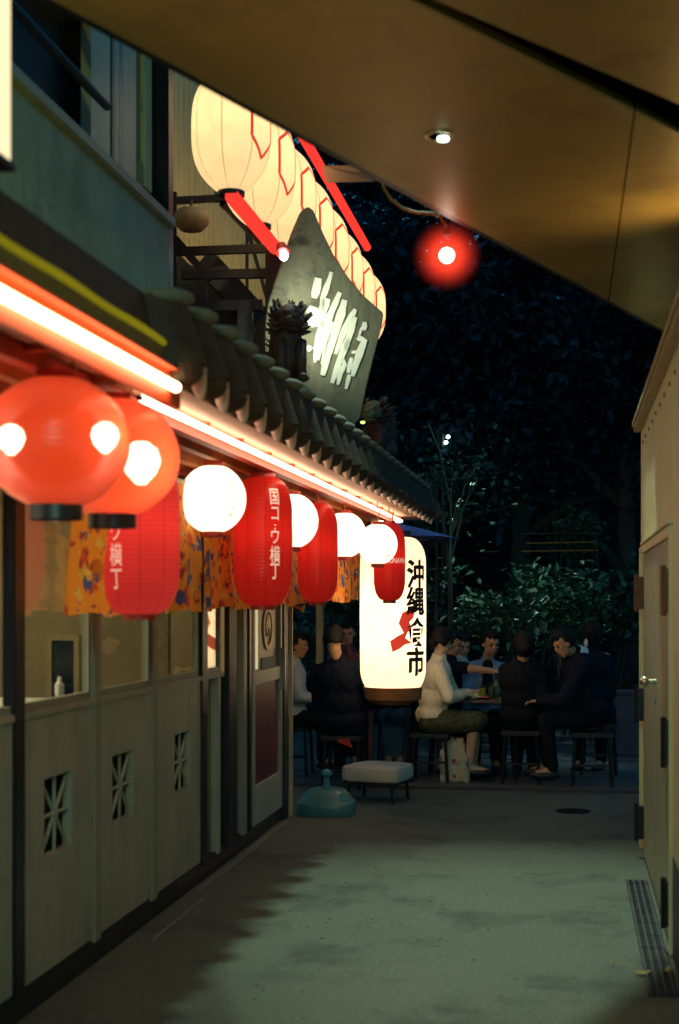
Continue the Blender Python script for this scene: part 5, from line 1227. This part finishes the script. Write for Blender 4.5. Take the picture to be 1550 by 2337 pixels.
def person(label, J, look, top='black_cloth', bottom='black_cloth', sleeve='long', skin='skin', hair='short', fold=.006, bottom_len='long', tilt=Vector((0, 0, 1)), extra=None, hands=True, vox=.0095, open_front=None, bulk=0):
    V = {k: PD(*v) for k, v in J.items()}; pel, nk, hd = V['pelvis'], V['neck'], V['head']
    t = thing('person', label, 'person', (pel.x, pel.y, .012))
    up = (nk-pel).normalized(); side = (V['shR']-V['shL']); side = (side-up*side.dot(up)).normalized(); fwd = up.cross(side).normalized(); M = Matrix((side, fwd, up)).transposed()
    ch = pel.lerp(nk, .72); ab = pel.lerp(nk, .38)
    look = look.normalized(); hs, hf, hu, HM = frame(look, tilt)
    mb = MB()
    mb.ball(ch, (.165, .10, .17), 16, 12, M); mb.ball(ab, (.135, .10, .17), 16, 12, M); mb.ball(pel, (.165, .12, .13), 16, 12, M)
    for s in 'LR':
        sh, el, wr = V['sh'+s], V['el'+s], V['wr'+s]; limb(mb, [nk.lerp(ch, .25), sh], [.06, .055]); limb(mb, [sh, el, wr], [.052, .040, .026])
        hp = pel+side*(.085 if s == 'R' else -.085); kn_, an_ = V['kn'+s], V['an'+s]; limb(mb, [hp, kn_, an_], [.088, .056, .038]); 
        ft = Vector((fwd.x, fwd.y, 0)).normalized(); limb(mb, [an_, an_+ft*.13-Vector((0, 0, .03))], [.038, .03])
        if hands: hand(mb, wr, (wr-el).normalized(), Vector((0, 0, 1)), J.get('curl', .5) if False else .6, 1 if s == 'R' else -1)
    limb(mb, [ch+up*.08, nk, hd-hu*.05], [.06, .054, .052])
    # head
    mb.ball(hd+hu*.025-hf*.008, (.074, .092, .088), 20, 14, HM); mb.ball(hd-hu*.045+hf*.022, (.056, .064, .062), 16, 12, HM); mb.ball(hd-hu*.088+hf*.055, (.024, .02, .018), 10, 8, HM)
    mb.cyl(hd+hu*.022+hf*.083, hd-hu*.018+hf*.100, .008, .013, 8); mb.ball(hd-hu*.020+hf*.094, (.016, .014, .011), 10, 8, HM)
    mb.ball(hd+hu*.032+hf*.076, (.045, .014, .010), 10, 8, HM)
    for s in (-1, 1): mb.ball(hd+hs*s*.075-hu*.004-hf*.002, (.010, .018, .030), 10, 8, HM); mb.ball(hd+hs*s*.035-hu*.018+hf*.066, (.02, .018, .016), 8, 6, HM)
    mb.ball(hd-hu*.052+hf*.084, (.022, .010, .010), 8, 6, HM)
    body = remeshed(mb, 'body', skin, t, vox, 2)
    for s in (-1, 1): MB().ball(hd+hs*s*.030+hu*.006+hf*.0795, (.013, .006, .006), 10, 6, HM).build('eye', 'eye', t); MB().ball(hd+hs*s*.030+hu*.026+hf*.086, (.018, .006, .004), 10, 6, HM).build('eyebrow', 'hair', t)
    MB().ball(hd-hu*.052+hf*.0925, (.021, .006, .006), 10, 6, HM).build('mouth', 'lip', t)
    # hair
    m_ = MB(); m_.ball((0, 0, 0), (1, 1, 1), 28, 20); vs = []
    for v in m_.v:
        dn = v.normalized(); f_ = dn.y; u_ = dn.z; r = Vector((.090, .110, .114)); k = 1.0
        low = -.62+.08*math.sin(dn.x*9+len(label))
        if f_ > .30 and u_ < .46+.10*math.sin(dn.x*11+len(label)): k = .72
        elif f_ > .12 and u_ < -.08: k = .74
        elif u_ < low: k = .74
        if hair == 'long' and f_ < .3: k = 1.0 if u_ > -.3 else 1.0+.25*(-u_-.3)
        k *= 1+.10*noise.noise(dn*4+Vector((len(label), 0, 0)))+.06*noise.noise(Vector((dn.x*16, dn.y*16, dn.z*5)))
        vs.append(hd+hu*.025-hf*.006+HM @ Vector((dn.x*r.x*k, dn.y*r.y*k, dn.z*r.z*k)))
    m_.v = vs
    if hair == 'bun': m_.ball(hd-hf*.10+hu*.0-hu*.03, (.042, .038, .04), 12, 8)
    h_ = m_.build('hair', 'hair', t, smooth=True)
    # clothes
    mb = MB(); g = .016+bulk
    mb.ball(ch, (.175+g, .108+g, .175), 16, 12, M); mb.ball(ab, (.150+g, .112+g, .19), 16, 12, M); mb.ball(pel.lerp(nk, .10), (.165+g, .125+g, .12), 16, 12, M)
    limb(mb, [nk.lerp(ch, .35), nk+(hd-nk)*.16], [.085, .066])
    for s in 'LR':
        sh, el, wr = V['sh'+s], V['el'+s], V['wr'+s]; limb(mb, [nk.lerp(ch, .22), sh], [.072, .066+bulk*.5])
        if sleeve == 'long' or (sleeve == 'mixed' and s == 'L'): limb(mb, [sh, el, wr.lerp(el, .08)], [.068+bulk*.5, .055+bulk*.4, .040+bulk*.3])
        else: limb(mb, [sh, sh.lerp(el, .75)], [.066, .060])
    remeshed(mb, 'top', top, t, .0125, 3, fold, 13, len(label))
    mb = MB()
    mb.ball(pel, (.175, .135, .125), 16, 12, M)
    for s in 'LR':
        hp = pel+side*(.085 if s == 'R' else -.085); kn_, an_ = V['kn'+s], V['an'+s]
        if bottom_len == 'long': limb(mb, [hp, kn_, an_.lerp(kn_, .05)], [.105, .074, .052])
        else: limb(mb, [hp, kn_.lerp(hp, -.02)], [.115, .095])
    if bottom_len != 'long': mb.ball((V['knL']+V['knR'])/2, (.13, .13, .10), 12, 8, M); limb(mb, [pel, (V['knL']+V['knR'])/2], [.12, .10])
    remeshed(mb, 'trousers' if bottom_len == 'long' else 'skirt', bottom, t, .014, 3, .004, 12)
    for s in 'LR':
        an_ = V['an'+s]; ft = Vector((fwd.x, fwd.y, 0)).normalized(); z0 = max(.012, min(an_.z-.07, .1)); sM = frame(ft, Vector((0, 0, 1)))[3]
        MB().ball(an_+ft*.07-Vector((0, 0, .045)), (.046, .135, .040), 14, 10, sM).build('shoe', 'black', t, smooth=True)
    return t, V, (side, fwd, up), (hs, hf, hu)
RT = Vector((CT, ST, 0)); FW = Vector((-ST, CT, 0)); UP = Vector((0, 0, 1))
# woman in cardigan
t, V, fr_, hf_ = person('woman in cream cardigan and dark skirt sitting with her back half turned', {'pelvis': (986, 1645, 12.45), 'neck': (1000, 1507, 12.45), 'head': (1008, 1466, 12.45), 'shR': (1002, 1530, 12.30), 'shL': (1006, 1526, 12.62), 'elR': (1024, 1592, 12.20), 'wrR': (1056, 1588, 12.4), 'elL': (1036, 1588, 12.7), 'wrL': (1072, 1580, 12.72), 'knR': (1082, 1648, 12.35), 'anR': (1070, 1752, 12.38), 'knL': (1088, 1646, 12.6), 'anL': (1078, 1752, 12.6)}, RT*.75+FW*.65-UP*.25, top='cardigan', bottom='skirt', skin='skin_pale', hair='bun', fold=.010, bottom_len='short', bulk=.012)
stool(984, 12.45, .44, 'dark stool under the woman in the cream cardigan')
# man facing us
t, V, fr_, hf_ = person('man in open blue grey shirt over black, facing the camera behind the table', {'pelvis': (1108, 1640, 13.3), 'neck': (1112, 1511, 13.3), 'head': (1120, 1470, 13.22), 'shR': (1077, 1526, 13.3), 'shL': (1150, 1528, 13.3), 'elR': (1066, 1578, 13.2), 'wrR': (1090, 1588, 13.0), 'elL': (1166, 1580, 13.2), 'wrL': (1135, 1590, 12.95), 'knR': (1085, 1640, 12.9), 'anR': (1085, 1740, 12.95), 'knL': (1130, 1640, 12.9), 'anL': (1132, 1740, 12.95)}, -FW+RT*.35-UP*.22, top='blue_shirt', fold=.007, bulk=.006)
s_, f_, u_ = fr_; c = V['pelvis'].lerp(V['neck'], .66); M_ = Matrix((s_, f_, u_)).transposed(); m_ = MB(); m_.ball(c+f_*.048, (.082, .098, .22), 18, 12, M_); m_.build('undershirt', 'black_cloth', t, smooth=True)
stool(1108, 13.3, .47, 'stool hidden under the man facing the camera')
# woman reaching across
person('person in black short sleeved top reaching a bare arm across the table', {'pelvis': (1022, 1640, 12.98), 'neck': (1026, 1508, 12.98), 'head': (1030, 1472, 12.98), 'shR': (1024, 1522, 12.85), 'shL': (1030, 1518, 13.10), 'elR': (1074, 1526, 12.75), 'wrR': (1128, 1532, 12.72), 'elL': (1046, 1580, 13.1), 'wrL': (1075, 1585, 13.0), 'knR': (1072, 1645, 12.9), 'anR': (1066, 1745, 12.9), 'knL': (1076, 1645, 13.1), 'anL': (1070, 1745, 13.1)}, RT*.95-FW*.2-UP*.2, top='black_cloth', sleeve='short', fold=.005)
stool(1022, 12.98, .46, 'stool under the person reaching across the table')
person('person in pale blue striped top, face half hidden behind the woman', {'pelvis': (1052, 1640, 13.6), 'neck': (1052, 1512, 13.6), 'head': (1055, 1474, 13.6), 'shR': (1030, 1526, 13.55), 'shL': (1078, 1530, 13.6), 'elR': (1034, 1580, 13.4), 'wrR': (1068, 1578, 13.3), 'elL': (1082, 1585, 13.3), 'wrL': (1060, 1592, 13.15), 'knR': (1040, 1640, 13.2), 'anR': (1040, 1735, 13.2), 'knL': (1066, 1640, 13.2), 'anL': (1066, 1735, 13.2)}, -FW*.9+RT*.3-UP*.3, top='stripe_shirt', skin='skin_pale', hair='short', fold=.006)
stool(1052, 13.6, .48, 'stool farthest left behind the table')
# man in suit
t, V, fr_, hf_ = person('man in dark suit with white collar, head bowed, at the right of the group', {'pelvis': (1345, 1632, 12.2), 'neck': (1318, 1492, 12.2), 'head': (1288, 1470, 12.15), 'shR': (1322, 1520, 12.42), 'shL': (1330, 1524, 12.03), 'elR': (1275, 1590, 12.5), 'wrR': (1225, 1590, 12.5), 'elL': (1285, 1598, 11.95), 'wrL': (1232, 1600, 12.1), 'knR': (1240, 1640, 12.4), 'anR': (1250, 1750, 12.4), 'knL': (1245, 1645, 12.05), 'anL': (1262, 1758, 12.05)}, -RT*.85-FW*.35-UP*.45, top='navy_cloth', fold=.008, bulk=.030, tilt=(UP-RT*.35))
nk = V['neck']; ax = (V['head']-nk).normalized(); m_ = MB(); 
a = ax.orthogonal().normalized(); b = ax.cross(a); K = 24; vs = []
for j, (rr, h) in enumerate(((.088, -.045), (.078, .022), (.066, .022), (.078, -.045))):
    for i in range(K): an = 2*math.pi*i/K; vs.append(nk+ax*h+(a*math.cos(an)+b*math.sin(an))*rr)
m_.add(vs, [(j*K+i, j*K+(i+1) % K, ((j+1) % 4)*K+(i+1) % K, ((j+1) % 4)*K+i) for j in range(4) for i in range(K)]); m_.build('collar', 'collar_white', t, smooth='auto')
stool(1352, 12.2, .47, 'dark stool under the man in the dark suit', .36)
person('dark clothed person seated with back to us between the table and the suited man', {'pelvis': (1190, 1640, 12.35), 'neck': (1192, 1515, 12.3), 'head': (1196, 1474, 12.25), 'shR': (1232, 1532, 12.3), 'shL': (1156, 1532, 12.35), 'elR': (1240, 1592, 12.2), 'wrR': (1215, 1592, 12.6), 'elL': (1172, 1594, 12.3), 'wrL': (1185, 1598, 12.6), 'knR': (1215, 1640, 12.8), 'anR': (1215, 1745, 12.8), 'knL': (1180, 1640, 12.8), 'anL': (1180, 1745, 12.8)}, FW-RT*.3-UP*.4, top='black_cloth', fold=.006, bulk=.02, hair='long')
stool(1190, 12.35, .47, 'dark stool under the person with back to us')
t, V, fr_, hf_ = person('dark suited person mostly hidden behind the bowed man', {'pelvis': (1362, 1640, 13.0), 'neck': (1345, 1482, 13.0), 'head': (1352, 1450, 13.0), 'shR': (1318, 1505, 13.1), 'shL': (1385, 1512, 12.95), 'elR': (1310, 1580, 13.0), 'wrR': (1300, 1595, 12.8), 'elL': (1392, 1580, 12.9), 'wrL': (1360, 1600, 12.8), 'knR': (1320, 1640, 13.3), 'anR': (1325, 1740, 13.3), 'knL': (1372, 1640, 13.3), 'anL': (1372, 1740, 13.3)}, FW+RT*.5, top='navy_cloth', bulk=.015, hair='long')
MB().ball(PD(1338, 1468, 12.93), (.018, .03, .045), 10, 8).build('collar', 'collar_white', t, smooth=True)
stool(1366, 13.0, .47, 'stool at the far right of the group')
# left terrace
person('man in dark jacket seated with his back to us under the curtain', {'pelvis': (785, 1655, 12.0), 'neck': (772, 1508, 11.9), 'head': (762, 1462, 11.85), 'shR': (824, 1535, 11.85), 'shL': (728, 1535, 12.0), 'elR': (848, 1600, 11.9), 'wrR': (866, 1592, 12.25), 'elL': (728, 1610, 12.1), 'wrL': (770, 1600, 12.4), 'knR': (830, 1645, 12.45), 'anR': (835, 1745, 12.45), 'knL': (775, 1645, 12.5), 'anL': (775, 1745, 12.5)}, FW+RT*.25-UP*.25, top='navy_cloth', fold=.008, bulk=.018)
stool(785, 12.0, .46, 'dark stool under the man in the dark jacket')
person('man in pale grey shirt seen side on through the terrace corner', {'pelvis': (668, 1640, 12.9), 'neck': (668, 1512, 12.9), 'head': (679, 1474, 12.9), 'shR': (668, 1532, 12.76), 'shL': (672, 1530, 13.05), 'elR': (684, 1590, 12.72), 'wrR': (724, 1596, 12.8), 'elL': (690, 1590, 13.0), 'wrL': (726, 1596, 13.0), 'knR': (740, 1645, 12.8), 'anR': (735, 1735, 12.8), 'knL': (742, 1645, 13.0), 'anL': (737, 1735, 13.0)}, RT*.9-FW*.25-UP*.1, top='pale_shirt', fold=.006)
stool(668, 12.9, .46, 'stool under the man in the pale grey shirt')
person('person facing us dimly between the terrace post and the giant lantern', {'pelvis': (796, 1640, 13.7), 'neck': (796, 1486, 13.7), 'head': (792, 1446, 13.7), 'shR': (762, 1505, 13.7), 'shL': (830, 1505, 13.7), 'elR': (756, 1570, 13.6), 'wrR': (785, 1590, 13.4), 'elL': (838, 1570, 13.6), 'wrL': (815, 1590, 13.4), 'knR': (780, 1640, 13.3), 'anR': (780, 1730, 13.3), 'knL': (812, 1640, 13.3), 'anL': (812, 1730, 13.3)}, -FW+UP*-.2, top='poster_red', skin='skin', fold=.006)
stool(796, 13.7, .48, 'stool behind the small table on the left')
person('person in jeans sitting behind the giant lantern, face hidden', {'pelvis': (905, 1635, 13.5), 'neck': (902, 1500, 13.5), 'head': (900, 1462, 13.5), 'shR': (872, 1520, 13.5), 'shL': (932, 1520, 13.5), 'elR': (868, 1580, 13.4), 'wrR': (884, 1592, 13.1), 'elL': (930, 1580, 13.4), 'wrL': (908, 1592, 13.1), 'knR': (888, 1640, 13.0), 'anR': (888, 1730, 13.0), 'knL': (908, 1640, 13.0), 'anL': (912, 1730, 13.0)}, -FW, top='black_cloth', bottom='denim')
stool(905, 13.5, .48, 'stool behind the giant lantern')
p = PD(868, 1592, 12.4); p.z = .731; tag(MB().lathe([(.05, 0), (.06, .004), (.11, .018), (.105, .02), (.05, .008), (.001, .007)], 26, p).build('plate', 'white_cloth', None, smooth='auto', org=p), 'pale plate on the small table by the man in the dark jacket', 'plate')
a = PD(847, 1600, 12.1); tag(MB().rng(a.x-.02, a.x+.02, a.y-.02, a.y+.02, .012, PD(847, 1596, 12.1).z).build('menu_stand', 'poster_red', None, org=(a.x, a.y, .012)), 'dark red painted stand post beside the man in the dark jacket', 'stand')
a = PD(788, 1697, 11.75); m_ = MB(); m_.prism([a+Vector((-.07, 0, .03)), a+Vector((.03, 0, .035)), a+Vector((.055, 0, -.035)), a+Vector((.02, 0, -.02)), a+Vector((-.06, 0, .01))], (.0, .05, 0))
tag(m_.build('red_cloth', 'bag_red', None, org=a), 'scrap of red cloth hanging from the stool of the man in the dark jacket', 'cloth')
